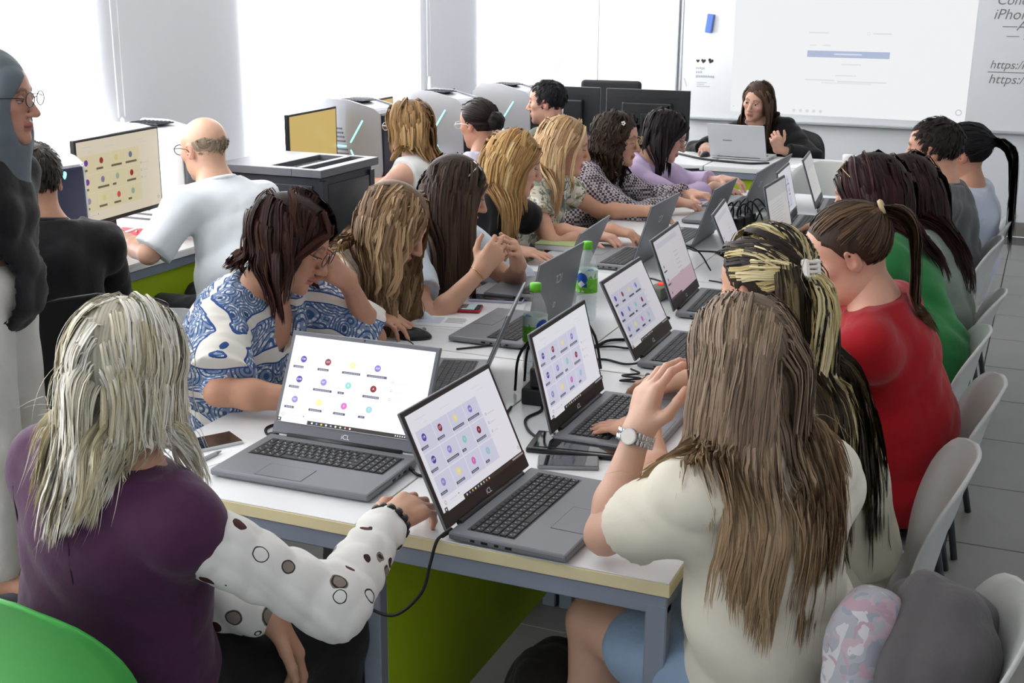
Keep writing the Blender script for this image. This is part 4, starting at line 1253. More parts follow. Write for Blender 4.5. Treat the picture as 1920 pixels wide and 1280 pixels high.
def hand_prims(W, d, n, side, curl=(20, 28, 18), spread=1.0, S=1.04, thumb=0.0):
    """side +1 right hand, -1 left. d: wrist->knuckles, n: back of the hand."""
    d = nv(d); n = nv(n - d * (np.asarray(n) @ d)); x = np.cross(d, n) * side       # +x: little-finger side
    P = lambda a, b, c: W + S * (x * a + d * b + n * c)
    q = [cone(P(-.012, .0, 0), P(-.026, .078, .004), .020 * S, .013 * S, k=.02),
         cone(P(.010, .0, 0), P(.026, .072, .0), .019 * S, .0115 * S, k=.02),
         cone(P(0, .005, 0), P(0, .076, .004), .020 * S, .0125 * S, k=.02)]
    fing = [(-.027, .086, .041, .025, .020, .0088), (-.008, .091, .045, .029, .021, .0090), (.010, .087, .041, .027, .020, .0086), (.027, .077, .032, .020, .017, .0076)]
    for i, (fx, fy, l1, l2, l3, r) in enumerate(fing):
        a0 = spread * (fx * 4.2)
        p = P(fx, fy, .002)
        ang = 0.0
        dirx = nv(d + x * a0)
        q.append(cone(P(fx * .8, fy - .03, .002), p, r * 1.15 * S, r * 1.05 * S, k=.012))
        for j, l in enumerate((l1, l2, l3)):
            ang += math.radians(curl[j] * (1 + .12 * (i - 1)))
            dd = dirx * math.cos(ang) - n * math.sin(ang)
            p2 = p + S * l * dd
            q.append(cone(p, p2, r * S * (1.02 - .1 * j), r * S * (.94 - .12 * j), k=.004))
            p = p2
    t0 = P(-.022, .018, -.006)
    t1 = t0 + S * .042 * nv(-x * (.85 - thumb) + d * .75 - n * (.25 + .5 * thumb))
    t2 = t1 + S * .032 * nv(-x * (.35 - thumb) + d * .9 - n * (.2 + .5 * thumb))
    t3 = t2 + S * .024 * nv(-x * (.1 - thumb) + d * .95 - n * (.25 + .4 * thumb))
    q += [cone(t0, t1, .0145 * S, .0115 * S, k=.015), cone(t1, t2, .0108 * S, .0098 * S, k=.005), cone(t2, t3, .0098 * S, .0075 * S, k=.004)]
    return q

CURLS = {'type': (28, 34, 20), 'flat': (8, 12, 8), 'mouse': (22, 24, 12), 'fist': (72, 88, 55), 'relax': (24, 30, 22), 'clasp': (45, 55, 30), 'hang': (18, 22, 16)}

def lock_mesh(paths, widths, cols, up, rng, flat=False):
    """paths (n, m, 3) -> flattened ridged strips, tapered to the tip; up (n, m, 3): outward normals."""
    n, m, _ = paths.shape
    T = np.gradient(paths, axis=1); T /= np.linalg.norm(T, axis=2, keepdims=True) + 1e-9
    N = up - T * (up * T).sum(2, keepdims=True); N /= np.linalg.norm(N, axis=2, keepdims=True) + 1e-9
    tw = rng.normal(0, .22, (n, 1, 1))
    B = np.cross(T, N)
    B2 = B * np.cos(tw) + N * np.sin(tw); N2 = N * np.cos(tw) - B * np.sin(tw)
    t = np.linspace(0, 1, m)
    prof = np.minimum(1, .55 + 2 * t) * np.clip((1 - t) * 2.6, 0, 1) ** .7 + .02
    w_ = widths[:, None] * prof[None]
    L = paths - B2 * w_[..., None]; R = paths + B2 * w_[..., None]
    if flat:
        rows = [L, R]; us = [0, 1]
    else:
        rows = [L, paths + N2 * (w_ * .45)[..., None], R]; us = [0, .5, 1]
    k = len(rows)
    V = np.stack(rows, 2).reshape(-1, 3)
    base = ((np.arange(n)[:, None] * m + np.arange(m - 1)[None]) * k).ravel()
    F = np.concatenate([np.stack([base + a, base + a + 1, base + a + 1 + k, base + a + k], 1) for a in range(k - 1)])
    uvs = np.zeros((n, m, k, 2))
    uvs[..., 0] = rng.uniform(0, 50, (n, 1, 1)) + np.array(us)[None, None]
    uvs[..., 1] = t[None, :, None] * 3 + rng.uniform(0, 20, (n, 1, 1))
    Cc = cols if cols.ndim == 3 else np.repeat(cols[:, None, :], m, 1)
    Cc = np.repeat(Cc[:, :, None, :], k, 2).reshape(-1, 3)
    return V, F, Cc, uvs.reshape(-1, 2)

def hairline(az, style):
    if style == 'bald':
        return np.interp(az, [0, 80, 95, 115, 140, 180], [.3, .3, .018, -.030, -.050, -.055])
    if style == 'man':
        return np.interp(az, [0, 35, 60, 78, 95, 115, 140, 180], [.074, .071, .046, -.012, .012, -.03, -.048, -.052])
    return np.interp(az, [0, 35, 60, 78, 98, 115, 140, 180], [.076, .071, .043, -.006, .012, -.038, -.060, -.064])

def make_hair(e, Rh, hc, body, spec, seed, mid):
    rng = np.random.default_rng(seed)
    st = spec['style']
    S = HS
    c0 = hc + Rh @ np.array([0, -.012 * S, .035 * S])
    rad = np.array([.074, .094, .083]) * S
    vol = spec.get('vol', .012)
    kind = 'man' if st == 'short' else ('bald' if st == 'bald' else 'woman')
    cols = [np.array(lin(c)) for c in spec['cols']]
    cm_ = np.mean(cols, 0); cols = [cm_ + (c - cm_) * spec.get('contrast', .6) for c in cols]
    # ---- cap
    capoff = {'short': .007, 'bald': .002}.get(st, .006 + vol * .35)
    cap = [ell(c0, rad + capoff, Rh)]
    def cut(P, f):
        q = (P - hc) @ Rh / S
        az = np.degrees(np.abs(np.arctan2(q[:, 0], q[:, 1] + .012)))
        f = np.maximum(f, (hairline(az, kind) - q[:, 2] + .004 * np.sin(q[:, 0] * 400)) * .75)
        return np.maximum(f, (q[:, 2] - .036 - .006 * np.sin(q[:, 0] * 90)) * .75) if kind == 'bald' else f
    V, F = grid_mesh(cap, .006 if mid else .0045, extra=cut)
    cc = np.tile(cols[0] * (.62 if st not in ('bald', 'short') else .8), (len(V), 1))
    uvc = np.stack([V[:, 0] * 60 + V[:, 1] * 35, V[:, 2] * 5], 1)
    parts = [(V, F, cc, uvc)]
    # ---- guides
    G = int(spec.get('guides', 170) * (.75 if mid else .9)); m = spec.get('steps', 18); kids = spec.get('kids', 6)
    if st == 'bald': G, m, kids = 60, 5, 3
    th = rng.uniform(0, 2 * np.pi, G * 6); zz = rng.uniform(-.9, 1, G * 6)
    D = np.stack([np.sqrt(1 - zz ** 2) * np.cos(th), np.sqrt(1 - zz ** 2) * np.sin(th), zz], 1)
    q = D * rad + np.array([0, -.012 * S, .035 * S])
    az = np.degrees(np.abs(np.arctan2(q[:, 0], q[:, 1] + .012 * S)))
    ok = q[:, 2] / S > hairline(az, kind) + .002
    if kind == 'bald': ok &= q[:, 2] / S < .040 - .0001 * (az - 120)
    D = D[ok][:G]; q = q[ok][:G]; G = len(D)
    root = hc + q @ Rh.T
    nor0 = nv_rows((D / rad) @ Rh.T)
    lay = rng.uniform(.15, 1.0, G) * vol + .004
    X, Yf, Zu = Rh[:, 0], Rh[:, 1], Rh[:, 2]
    part = spec.get('part', .0)
    length = spec.get('len', .35) * rng.uniform(.86, 1.08, G)
    if 'top_len' in spec:
        length = np.where(q[:, 2] > .05, spec['top_len'], length)
    tie = None
    if st in ('pony', 'bun', 'half'):
        tie = hc + Rh @ (np.array(spec['tie']) * S)
    use_tie = np.zeros(G, bool)
    if st in ('pony', 'bun'): use_tie[:] = True
    if st == 'half': use_tie = (q[:, 2] > spec.get('half_z', .035) * S) & (q[:, 1] > -.09)
    pos = root + nor0 * .002
    vel = nor0 * (.3 if st not in ('short', 'bald') else .02)
    path = [pos.copy()]; nors = [nor0]
    passed = np.zeros(G, bool)
    sgn = np.where(q[:, 0] > part, 1.0, -1.0)
    back = spec.get('back', .55); side = spec.get('side', .8)
    for i in range(1, m):
        step = length / (m - 1)
        if st == 'pony' or st == 'bun' or st == 'half':
            dt = np.linalg.norm(tie - pos, axis=1)
            step = np.where(use_tie & ~passed, np.maximum(np.minimum(dt, .016 * 24 / m + .004), step * .6), step)
        inhead = (pos - c0) @ Rh / rad
        onh = np.clip(1.35 - np.linalg.norm(inhead, axis=1), 0, .35) / .35
        hz = (pos - hc) @ Zu
        if st == 'short':
            crown = hc + Rh @ np.array([.01, -.06 * S, .10 * S])
            g = nv_rows(pos - crown) + np.array(spec.get('sweep', (0, 0, 0)))[None] @ Rh.T
        elif st == 'bald':
            g = np.tile(-Zu, (G, 1)) - Yf * .5
        else:
            w_on = onh[:, None] * np.clip((hz + .03) / .05, 0, 1)[:, None]
            g = (X[None] * (sgn * side)[:, None] - Yf[None] * back - Zu[None] * .75) * w_on + np.array([0, 0, -1.0])[None] * (1 - w_on * .8)
            if 'drift' in spec:
                g = g + np.array(spec['drift'])[None] * (1 - w_on)
        if tie is not None:
            to = tie - pos
            near = np.linalg.norm(to, axis=1) < .022
            passed |= near
            gt = nv_rows(to)
            m1 = (use_tie & ~passed)[:, None]
            if st == 'bun':
                bc = tie + Rh @ np.array([0, -.02, 0])
                gp = np.cross(nv_rows(pos - bc), X[None]) * 1.0 + nv_rows(bc - pos) * .4
            else:
                out = nv(Rh @ np.array(spec.get('tail_dir', (0, -1.0, .1))))
                tsince = np.clip((np.linalg.norm(to, axis=1)) / .10, 0, 1)[:, None]
                gp = out[None] * (1 - tsince) * 1.2 + np.array([0, 0, -1.0])[None] * (.35 + tsince) + np.array(spec.get('tail_drift', (0, 0, 0)))[None] * tsince
            g = np.where(m1, gt, np.where((use_tie & passed)[:, None], gp, g))
        if st in ('short', 'bald'):
            nn0 = nors[-1]
            g = g - nn0 * (g * nn0).sum(1, keepdims=True) + nn0 * (.12 if st == 'short' else 0)
        g = nv_rows(g) + rng.normal(0, .02 if st in ('short', 'bald') else .05, (G, 3))
        iner = .25 if st in ('short',) else .45
        vel = nv_rows(vel * iner + g * (1 - iner))
        pos = pos + vel * step[:, None]
        # keep clear of the face, the head and the clothed body
        if not spec.get('cover') and st in ('long', 'curly', 'half'):
            ql = (pos - hc) @ Rh / S
            rr_ = (ql[:, 0] / .15) ** 2 + ((ql[:, 2] + .05) / .15) ** 2
            ylim = spec.get('facey', .030) + .055 * np.clip(rr_, 0, 1)
            over = (rr_ < 1) & (ql[:, 1] > ylim) & (ql[:, 2] < .075 - .5 * np.maximum(0, np.abs(ql[:, 0]) - .05))
            pos = pos - Yf[None] * np.where(over, (ql[:, 1] - ylim) * S, 0)[:, None] * .7 + X[None] * np.where(over, np.sign(ql[:, 0]) * .003, 0)[:, None]
        for _ in range(2):
            dd = (pos - c0) @ Rh
            r2 = rad + lay[:, None] + (.0 if st != 'half' else .002)
            k0 = np.linalg.norm(dd / r2, axis=1); k1 = np.linalg.norm(dd / r2 ** 2, axis=1) + 1e-9
            dist = k0 * (k0 - 1) / k1
            nn = nv_rows((dd / r2 ** 2) @ Rh.T)
            push = np.where(dist < 0, -dist, 0)
            if st in ('long', 'curly') or tie is not None:
                push = np.where((dist > 0) & (dist < .012) & (k0 < 1.25) & (hz > .0), -dist * .5, push)
            pos = pos + nn * push[:, None]
            if body is not None and st not in ('short', 'bald'):
                bd = sdf_pts(body, pos) - lay * .9 - .004
                hit = bd < 0
                if hit.any():
                    eps = .004
                    gr = np.stack([sdf_pts(body, pos[hit] + eps * np.eye(3)[a]) - sdf_pts(body, pos[hit] - eps * np.eye(3)[a]) for a in range(3)], 1)
                    gr = nv_rows(gr); gr[:, 0] *= spec.get('slide', .45)
                    pos[hit] += gr * (-bd[hit])[:, None]
        path.append(pos.copy())
        nn = nv_rows((pos - c0) @ Rh / rad ** 2 @ Rh.T)
        nors.append(nn)
    path = np.stack(path, 1); nors = np.stack(nors, 1)
    if mid and m > 15:      # farther heads need fewer segments
        k_ = np.linspace(0, m - 1, 14).round().astype(int)
        path, nors, m = path[:, k_], nors[:, k_], 14
    elif m > 20:
        k_ = np.linspace(0, m - 1, 20).round().astype(int)
        path, nors, m = path[:, k_], nors[:, k_], 20
    # ---- children round each guide
    K = max(3, int(round(kids * .8))) if mid else max(4, int(round(kids * 1.1)))
    WM = 1.2 if mid else .78
    t = np.linspace(0, 1, m)
    gi = np.repeat(np.arange(G), K)
    base = path[gi]; up_ = nors[gi]
    T = np.gradient(base, axis=1); T /= np.linalg.norm(T, axis=2, keepdims=True) + 1e-9
    B = np.cross(T, up_); B /= np.linalg.norm(B, axis=2, keepdims=True) + 1e-9
    rad_c = spec.get('clump', .010)
    a1 = rng.uniform(-1, 1, len(gi)); a2 = rng.uniform(-.5, .8, len(gi))
    shrink = (1 - spec.get('gather', .55) * t ** 1.3)[None, :, None]
    off = (B * a1[:, None, None] + up_ * (a2 * .55)[:, None, None]) * rad_c * shrink
    wv = spec.get('wave', .004); fr_ = spec.get('freq', 2.2)
    phg = rng.uniform(0, 6.3, G)[gi] + rng.normal(0, .45, len(gi))
    fq = (fr_ * rng.uniform(.75, 1.3, G))[gi]
    wav = (B * np.sin(2 * np.pi * fq[:, None] * t[None] + phg[:, None])[..., None] + up_ * (.5 * np.cos(2 * np.pi * fq[:, None] * t[None] + phg[:, None]))[..., None]) * (wv * np.minimum(1, t * 2.2))[None, :, None]
    P = base + off + wav
    # fly-aways
    fly = rng.random(len(gi)) < spec.get('fly', .05)
    P[fly] += (up_[fly] * rng.uniform(.3, 1, fly.sum())[:, None, None] + B[fly] * rng.normal(0, .6, fly.sum())[:, None, None]) * (spec.get('flyamp', .018) * t ** 1.5)[None, :, None]
    wd = WM * spec.get('width', .0042) * rng.uniform(.6, 1.3, len(gi))
    wd[fly] *= .45
    ci = rng.choice(len(cols), G, p=spec.get('probs'))[gi] if len(cols) > 1 else np.zeros(len(gi), int)
    if 'front_cols' in spec:
        fc = [np.array(lin(c)) for c in spec['front_cols']]
        pick = rng.integers(0, len(fc), G)
        isf = (use_tie if use_tie.any() else (q[:, 1] > .0))
        base_c = np.where(isf[:, None], np.array(fc)[pick], np.array(cols)[rng.choice(len(cols), G, p=spec.get('probs'))])[gi]
    else:
        base_c = np.array(cols)[ci]
    base_c = base_c * rng.uniform(.84, 1.13, (len(gi), 1))
    if 'tip' in spec:
        tc = np.array(lin(spec['tip']))
        tt = np.clip((t - .35) / .5, 0, 1)[None, :, None] * spec.get('tipmix', .7)
        lc = base_c[:, None, :] * (1 - tt) + tc[None, None] * tt * rng.uniform(.8, 1.15, (len(gi), 1, 1))
    else:
        lc = base_c
    parts.append(lock_mesh(P, wd, lc, up_, rng, True))
    if st == 'bun':
        V, F = grid_mesh([ell(tie + Rh @ np.array([0, -.012, 0]), (.048, .034, .046), Rh)], .006, wrinkles(.006, .03, seed))
        parts.append((V, F, np.tile(cols[0] * .8, (len(V), 1)), np.stack([V[:, 0] * 60, V[:, 2] * 8], 1)))
    off_ = 0; VV, FF, CC, UU = [], [], [], []
    for (V, F, C, U) in parts:
        VV.append(V); FF.append(F + off_); CC.append(C); UU.append(U); off_ += len(V)
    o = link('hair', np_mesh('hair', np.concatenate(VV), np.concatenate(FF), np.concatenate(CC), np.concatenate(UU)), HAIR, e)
    return o, tie
def nv_rows(a):
    return a / (np.linalg.norm(a, axis=-1, keepdims=True) + 1e-9)

EYE_ME = None
def eye_mesh(iris, skin, closed):
    bm = bmesh.new()
    bmesh.ops.create_uvsphere(bm, u_segments=16, v_segments=12, radius=.0128 * HS)
    me = bpy.data.meshes.new('eye'); bm.to_mesh(me); bm.free()
    P = np.array([v.co[:] for v in me.vertices])
    r = .0128 * HS
    c = np.tile(np.array([.75, .72, .70]), (len(P), 1))
    fr = P[:, 1] / r
    rr = np.sqrt(P[:, 0] ** 2 + (P[:, 2] + .002) ** 2) / r
    c[(fr > 0) & (rr < .52)] = lin(iris); c[(fr > 0) & (rr < .25)] = (.01, .01, .01)
    lid = P[:, 2] / r > (-.15 if closed else .22)
    c[lid] = np.array(lin(skin)) * .85
    c[np.abs(P[:, 2] / r - (-.2 if closed else .16)) < .14] = (.03, .02, .018)
    c[P[:, 2] / r < -.55] = np.array(lin(skin)) * .8
    a = me.attributes.new('Col', 'FLOAT_COLOR', 'POINT')
    cc = np.ones((len(P), 4), np.float32); cc[:, :3] = c
    a.data.foreach_set('color', cc.ravel())
    me.materials.append(SKIN)
    me.polygons.foreach_set('use_smooth', [True] * len(me.polygons))
    return me

def glasses(e, Rh, hc, frame, z=.010, y=.112, tint=None, up_on_head=False, thin=.0016, rx=.025, rz=.019):
    S = HS
    def T(p): return tuple(hc + Rh @ (np.array(p) * S))
    g = MB()
    if up_on_head:
        zz, yy, tilt = z, y, up_on_head
    else:
        zz, yy, tilt = z, y, 0
    def F(x, dy, dz):
        c, s = math.cos(tilt), math.sin(tilt)
        return T((x, yy + dy * c - dz * s, zz + dy * s + dz * c))
    for s in (-1, 1):
        ring = [F(s * .033 + rx * math.cos(a), -.10 * abs(s * .033 + rx * math.cos(a)) ** 1.2 * .6, rz * math.sin(a)) for a in np.linspace(0, 2 * np.pi, 18, endpoint=False)]
        g.tube(ring, thin, n=5, closed=True)
        g.tube([F(s * (.033 + rx), -.006, .004), F(s * .073, -.02, .006), F(s * .081, -.07, .004), F(s * .080, -.11, -.004), F(s * .076, -.125, -.02)], thin, n=5)
    g.tube([F(-.008, 0, .004), F(0, .002, .007), F(.008, 0, .004)], thin, n=5)
    o = g.build('glasses', frame, e)
    m = tint or M('clear_lens', '#f5f8fa', .03, alpha=.12, spec=.6)
    for s in (-1, 1):
        lb = MB()
        lb.poly([F(s * .033 + rx * .96 * math.cos(a), -.002, rz * .96 * math.sin(a)) for a in np.linspace(0, 2 * np.pi, 18, endpoint=False)])
        lb.build('lens', m, o)
    return o

def arm_ik(S, W, l1, l2, pole):
    d = W - S; L = np.linalg.norm(d)
    sc = max(1.0, L / (l1 + l2) * 1.012)
    l1, l2 = l1 * sc, l2 * sc
    a = np.clip((l1 ** 2 - l2 ** 2 + L ** 2) / (2 * L), -l1, l1)
    h = math.sqrt(max(l1 ** 2 - a ** 2, 0))
    u = d / L
    p = np.asarray(pole, float); p = nv(p - u * (p @ u))
    return S + u * a + p * h, sc

PLOG = []
def person(label, root, yaw, head, look, pitch=0, roll=0, R=None, L=None, skin='#d8a88f', man=False, bust=.7, fat=1.0, curve=.05, syaw=0, sdrop=0.0, sw=None,
           top=None, bottom=None, hair=None, near=0, seed=1, lips='#b5625e', brow='#5a4030', iris='#5a4632', closed=True, seat=.45, stand=False, hipdy=0.0, stubble=None,
           ear=True, legs=None, shoes='#22242a', neck_r=None, wrink=None, sc_back=0.0):
    """root: (x, y) of the hips on the floor plan; yaw: heading of the hips; head: world position of the head centre; look: heading of the face.
    R / L: dict(w=wrist world, pole=elbow hint world, d=hand direction, n=back of the hand, hand=curl)."""
    e = empty('person', (root[0], root[1], 0), math.radians(yaw - 90), label, 'person')
    Rz = rotz(math.radians(yaw - 90)); o3 = np.array([root[0], root[1], 0.0])
    tl_ = lambda p: Rz.T @ (np.asarray(p, float) - o3)
    dl_ = lambda v: Rz.T @ np.asarray(v, float)
    hc = tl_(head)
    Rh = rotz(math.radians(look - yaw)) @ rotx(-math.radians(pitch)) @ roty(math.radians(roll))
    S = HS
    pel = np.array([0, hipdy, (seat + .115) if not stand else .95])
    v0 = hc + Rh @ np.array([0, -.034, -.075])
    nb = v0 + nv(nv(pel - v0) + np.array([0, 0, -.6])) * .072
    sc = nb + nv(pel - nb) * .055 + np.array([0, -.012 + sc_back, 0])
    sw = sw or (.172 if not man else .195)
    upv = nv(sc - pel)
    rx = rotz(math.radians(syaw)) @ np.array([1., 0, 0]); rx = nv(rx - upv * (rx @ upv))
    fwd = np.cross(upv, rx)
    SH = {1: sc + rx * sw - upv * (.012 + max(sdrop, 0)), -1: sc - rx * sw - upv * (.012 + max(-sdrop, 0))}
    # spine
    midp = (pel + sc) / 2 - fwd * curve + np.array([0, 0, .02])
    sp = lambda t: (1 - t) ** 2 * pel + 2 * t * (1 - t) * midp + t * t * sc
    tan = lambda t: nv(2 * (1 - t) * (midp - pel) + 2 * t * (sc - midp))
    def fr(t):
        a = math.radians(syaw * t)
        u = tan(t); x = rotz(a) @ np.array([1., 0, 0]); x = nv(x - u * (x @ u)); f = np.cross(u, x)
        return np.stack([x, f, u], 1)
    m_ = 1.0 if not man else 1.08
    torso = [ell(sp(0) + np.array([0, -.005, 0]), np.array([.165 * (1 if not man else .95), .125, .115]) * fat, fr(0), k=.06),
             ell(sp(.35), np.array([.132 * m_, .100, .13]) * fat, fr(.35), k=.06),
             ell(sp(.62), np.array([.142 * m_, .105, .14]) * fat, fr(.62), k=.06),
             ell(sp(.85), np.array([.150 * m_, .098, .10]) * (fat * .5 + .5), fr(.85), k=.06),
             cone(SH[-1], SH[1], .050 * m_, k=.05),
             cone(nb + upv * .02, SH[-1] * .7 + sc * .3 + upv * .012, .045, .040, k=.05), cone(nb + upv * .02, SH[1] * .7 + sc * .3 + upv * .012, .045, .040, k=.05)]
    if bust and not man:
        for s in (-1, 1):
            c = sp(.66) + fr(.66) @ np.array([s * .066, .075 * (.6 + .4 * fat), 0])
            torso.append(ell(c, np.array([.062, .055, .058]) * (.7 + .3 * bust) * fat ** .5, fr(.66), k=.05))
    arms = {}; trunk_arm = []; armp = {}
    for s, A in ((1, R), (-1, L)):
        A = dict(A or {})
        if 'w' not in A:
            A['w'] = Rz @ (sp(.15) + np.array([s * .16, .30, .03 - (0 if not stand else .12)])) + o3
        W = tl_(A['w']); pole = dl_(A.get('pole', Rz @ np.array([s * .7, -.4, -.7])))
        E, k = arm_ik(SH[s], W, .285 * S * (1.05 if man else 1), .25 * S * (1.05 if man else 1), pole)
        if 'e' in A: E = tl_(A['e'])
        if k > 1.10: PLOG.append((label[:40], s, round(k, 2)))
        ra = .046 * (.85 + .15 * fat) * m_
        up_p = [cone(SH[s], SH[s] * .5 + E * .5, ra, ra * .92, k=.03), cone(SH[s] * .5 + E * .5, E, ra * .92, .037 * m_, k=.02)]
        mid_f = E * .68 + W * .32
        fo_p = [cone(E, mid_f, .036 * m_, .038 * m_, k=.02), cone(mid_f, W, .038 * m_, .0245 * m_, k=.02)]
        d = dl_(A['d']) if 'd' in A else nv(nv(W - E) + np.array([0, .15, -.12]))
        n = dl_(A.get('n', (0, 0, 1)))
        hp = hand_prims(W, d, n, s, CURLS[A.get('hand', 'type')], A.get('spread', 1.0), thumb=A.get('thumb', 0.0))
        arms[s] = (SH[s], E, W, nv(d)); armp[s] = fo_p + hp
        trunk_arm += up_p + fo_p[:1]
    # legs
    lg = []; knees = {}
    for s in (-1, 1):
        if stand:
            H, K, A_ = pel + np.array([s * .085, 0, -.06]), np.array([s * .09, hipdy + .02, .50]), np.array([s * .09, hipdy - .01, .085])
        else:
            H = pel + np.array([s * .088, .02, -.035]); K = np.array([s * .115, hipdy + .44, seat + .065]); A_ = np.array([s * .12, hipdy + .42, .085])
            if legs and s in legs:
                K, A_ = tl_(legs[s][0]), tl_(legs[s][1])
        T_ = A_ + np.array([s * .02, .15, -.035])
        knees[s] = (H, K, A_, T_)
        lg += [cone(H, H * .5 + K * .5, .088 * fat ** .5, .073, k=.03), cone(H * .5 + K * .5, K, .073, .055, k=.03), cone(K, K * .6 + A_ * .4, .054, .055, k=.02), cone(K * .6 + A_ * .4, A_, .055, .036, k=.02), cone(A_, T_, .036, .026, k=.02)]
    nr = neck_r or (.050 if not man else .060)
    neck = [cone(hc + Rh @ np.array([0, -.022, -.045]), nb - upv * .01, nr * 1.0, nr * 1.08, k=.025), cone(nb, sc, nr, nr * 1.25, k=.04)]
    skl = np.array(lin(skin))
    # trunk + upper arms + legs, head + neck, forearms + hands -> one body mesh
    VV, FF, CC = [], [], []; o_ = 0
    def add(V, F, C):
        nonlocal o_
        VV.append(V); FF.append(F + o_); CC.append(C); o_ += len(V)
    V, F = grid_mesh(torso + trunk_arm + neck + lg, .013 if near == 2 else .016)
    add(V, F, np.tile(skl, (len(V), 1)))
    hprims = head_prims(ear)
    nl = [cone((0, -.022, -.045), Rh.T @ (nb - upv * .01 - hc), nr, nr * 1.08, k=.03)]
    V, F = grid_mesh(hprims[:1] + nl + hprims[1:], {0: .0068, 1: .0059, 2: .0038}[near])
    add(V @ Rh.T + hc, F, head_colour(V, skin, lips, brow, stubble))
    for s in (1, -1):
        V, F = grid_mesh(armp[s], {0: .0068, 1: .0059, 2: .0038}[near])
        c = np.tile(skl, (len(V), 1))
        tipd = np.clip(((V - arms[s][2]) @ arms[s][3] - .08) / .10, 0, 1)[:, None]
        c = c * (1 - .25 * tipd) + np.array(lin('#c8806e')) * .25 * tipd
        add(V, F, c)
    link('body', np_mesh('body', np.concatenate(VV), np.concatenate(FF), np.concatenate(CC)), SKIN, e)
    em = eye_mesh(iris, skin, closed)
    for s in (-1, 1):
        eo = link('eye', em, None, e)
        p = hc + Rh @ (np.array([s * .031, .0795, .010]) * S)
        eo.matrix_local = Matrix.Translation(p) @ Matrix(Rh.tolist()).to_4x4()
    # top garment
    coat = []
    if top:
        off = top.get('off', .012)
        g = inflate(torso, off)
        if top.get('loose'):
            lo_ = top['loose']
            g.append(ell(sp(.30), np.array([.15 * m_ + lo_, .12 + lo_, .16]) * fat, fr(.3), k=.06))
            g.append(ell(sp(.02), np.array([.165 + lo_, .13 + lo_, .12]) * fat, fr(0), k=.06))
        sl = top.get('sleeve', .6)          # 0..1 upper arm, 1..2 forearm
        slo = top.get('slo', .014)
        cuts = []
        for s in (1, -1):
            A, E, W, d = arms[s]
            ra = .046 * m_ + slo
            ls = top.get('sleeve_' + ('R' if s > 0 else 'L'), sl)
            if ls > 0 and not top.get('sleeve_mat'):
                if ls <= 1:
                    end = A + (E - A) * ls
                    g.append(cone(A, end, ra, ra * (1.0 + top.get('flare', .05)), k=.03))
                    g.append(('P', end, nv(E - A)))
                    cuts.append((end, nv(E - A), ra * 1.9))
                else:
                    end = E + (W - E) * (ls - 1)
                    g += [cone(A, E, ra, .037 * m_ + slo, k=.03), cone(E, end, .038 * m_ + slo, .029 * m_ + slo * (1 + top.get('flare', 0)), k=.03)]
                    cuts.append((end, nv(W - E), ra * 1.7))
        g = [p for p in g if p[0] != 'P']
        g.append(cone(nb - upv * .02 + fwd * .0, nb + upv * .14, nr * 1.08 + top.get('neck_gap', .006), nr * 1.08 + top.get('neck_gap', .006), k=.006, op='s'))
        vn = top.get('vneck', .0)
        if vn:
            cN = nb + fwd * .085 - upv * (.02 + vn * .5)
            g.append(ell(cN, (.035 + .25 * vn, .075, .05 + vn * .6), fr(1), k=.006, op='s'))
        if top.get('scoop'):
            q = top['scoop']; g.append(ell(nb + upv * .02, (.10 * q, .10 * q, .07 * q), fr(1), k=.008, op='s'))
        hemz = top.get('hem', -.07)
        arm_ax = [(arms[s][0], arms[s][1], arms[s][2]) for s in (1, -1)]
        def cutf(P, f):
            r = f
            for (c, ax, rr) in cuts:
                dd = (P - c) @ ax
                near_ = np.linalg.norm(P - c, axis=1) < rr
                r = np.where(near_, np.maximum(r, dd), r)
            r = np.maximum(r, (sp(0)[2] + hemz) - P[:, 2])
            r = np.where(np.linalg.norm(P - nb, axis=1) < .13, np.maximum(r, (P - nb) @ upv - .022 + .5 * np.maximum((P - nb) @ fwd, 0)), r)
            if sl == 0 and not top.get('sleeve_mat'):
                for s in (1, -1):
                    ax = nv(arms[s][0] - sc)
                    r = np.maximum(r, (P - (arms[s][0] - rx * s * top.get('strap', .02))) @ (rx * s))
            return r
        coat = inflate(torso, off)
        V, F = grid_mesh(g, .0078 if near == 2 else (.0108 if near else .013), wrinkles(wrink or top.get('wr', .005), top.get('lam', .10), seed), cutf)
        link(top.get('name', 'top'), np_mesh(top.get('name', 'top'), V, F), top['mat'], e)
        if not top.get('vneck') and not top.get('scoop') or top.get('collar'):
            ring = []
            cr = nr * 1.08 + top.get('neck_gap', .006) + (.008 if top.get('collar') else .004)
            for a in np.linspace(0, 2 * np.pi, 22, endpoint=False):
                dirv = rx * math.cos(a) + fwd * math.sin(a)
                ring.append(nb + dirv * cr + upv * (.017 - .5 * cr * max(math.sin(a), 0)))
            MB().tube([tuple(p) for p in ring], .0125 if top.get('collar') else .007, n=6, closed=True).build('collar', top.get('collar_mat', top['mat']), e)
        if top.get('sleeve_mat'):
            for s in (1, -1):
                A, E, W, d = arms[s]
                V, F = grid_mesh([cone(A + (E - A) * .22, E, .046 + slo, .040 + slo, k=.03), cone(E, E * .12 + W * .88, .044 + slo, .030 + slo, k=.03)], .0055, wrinkles(.006, .07, seed + s))
                link('sleeve', np_mesh('sleeve', V, F), top['sleeve_mat'], e)
    # lower garment
    bt = bottom or dict(mat=M('trousers_black', '#1c1d21', .8))
    b = inflate([torso[0]], .008)
    endz = bt.get('end', 2)
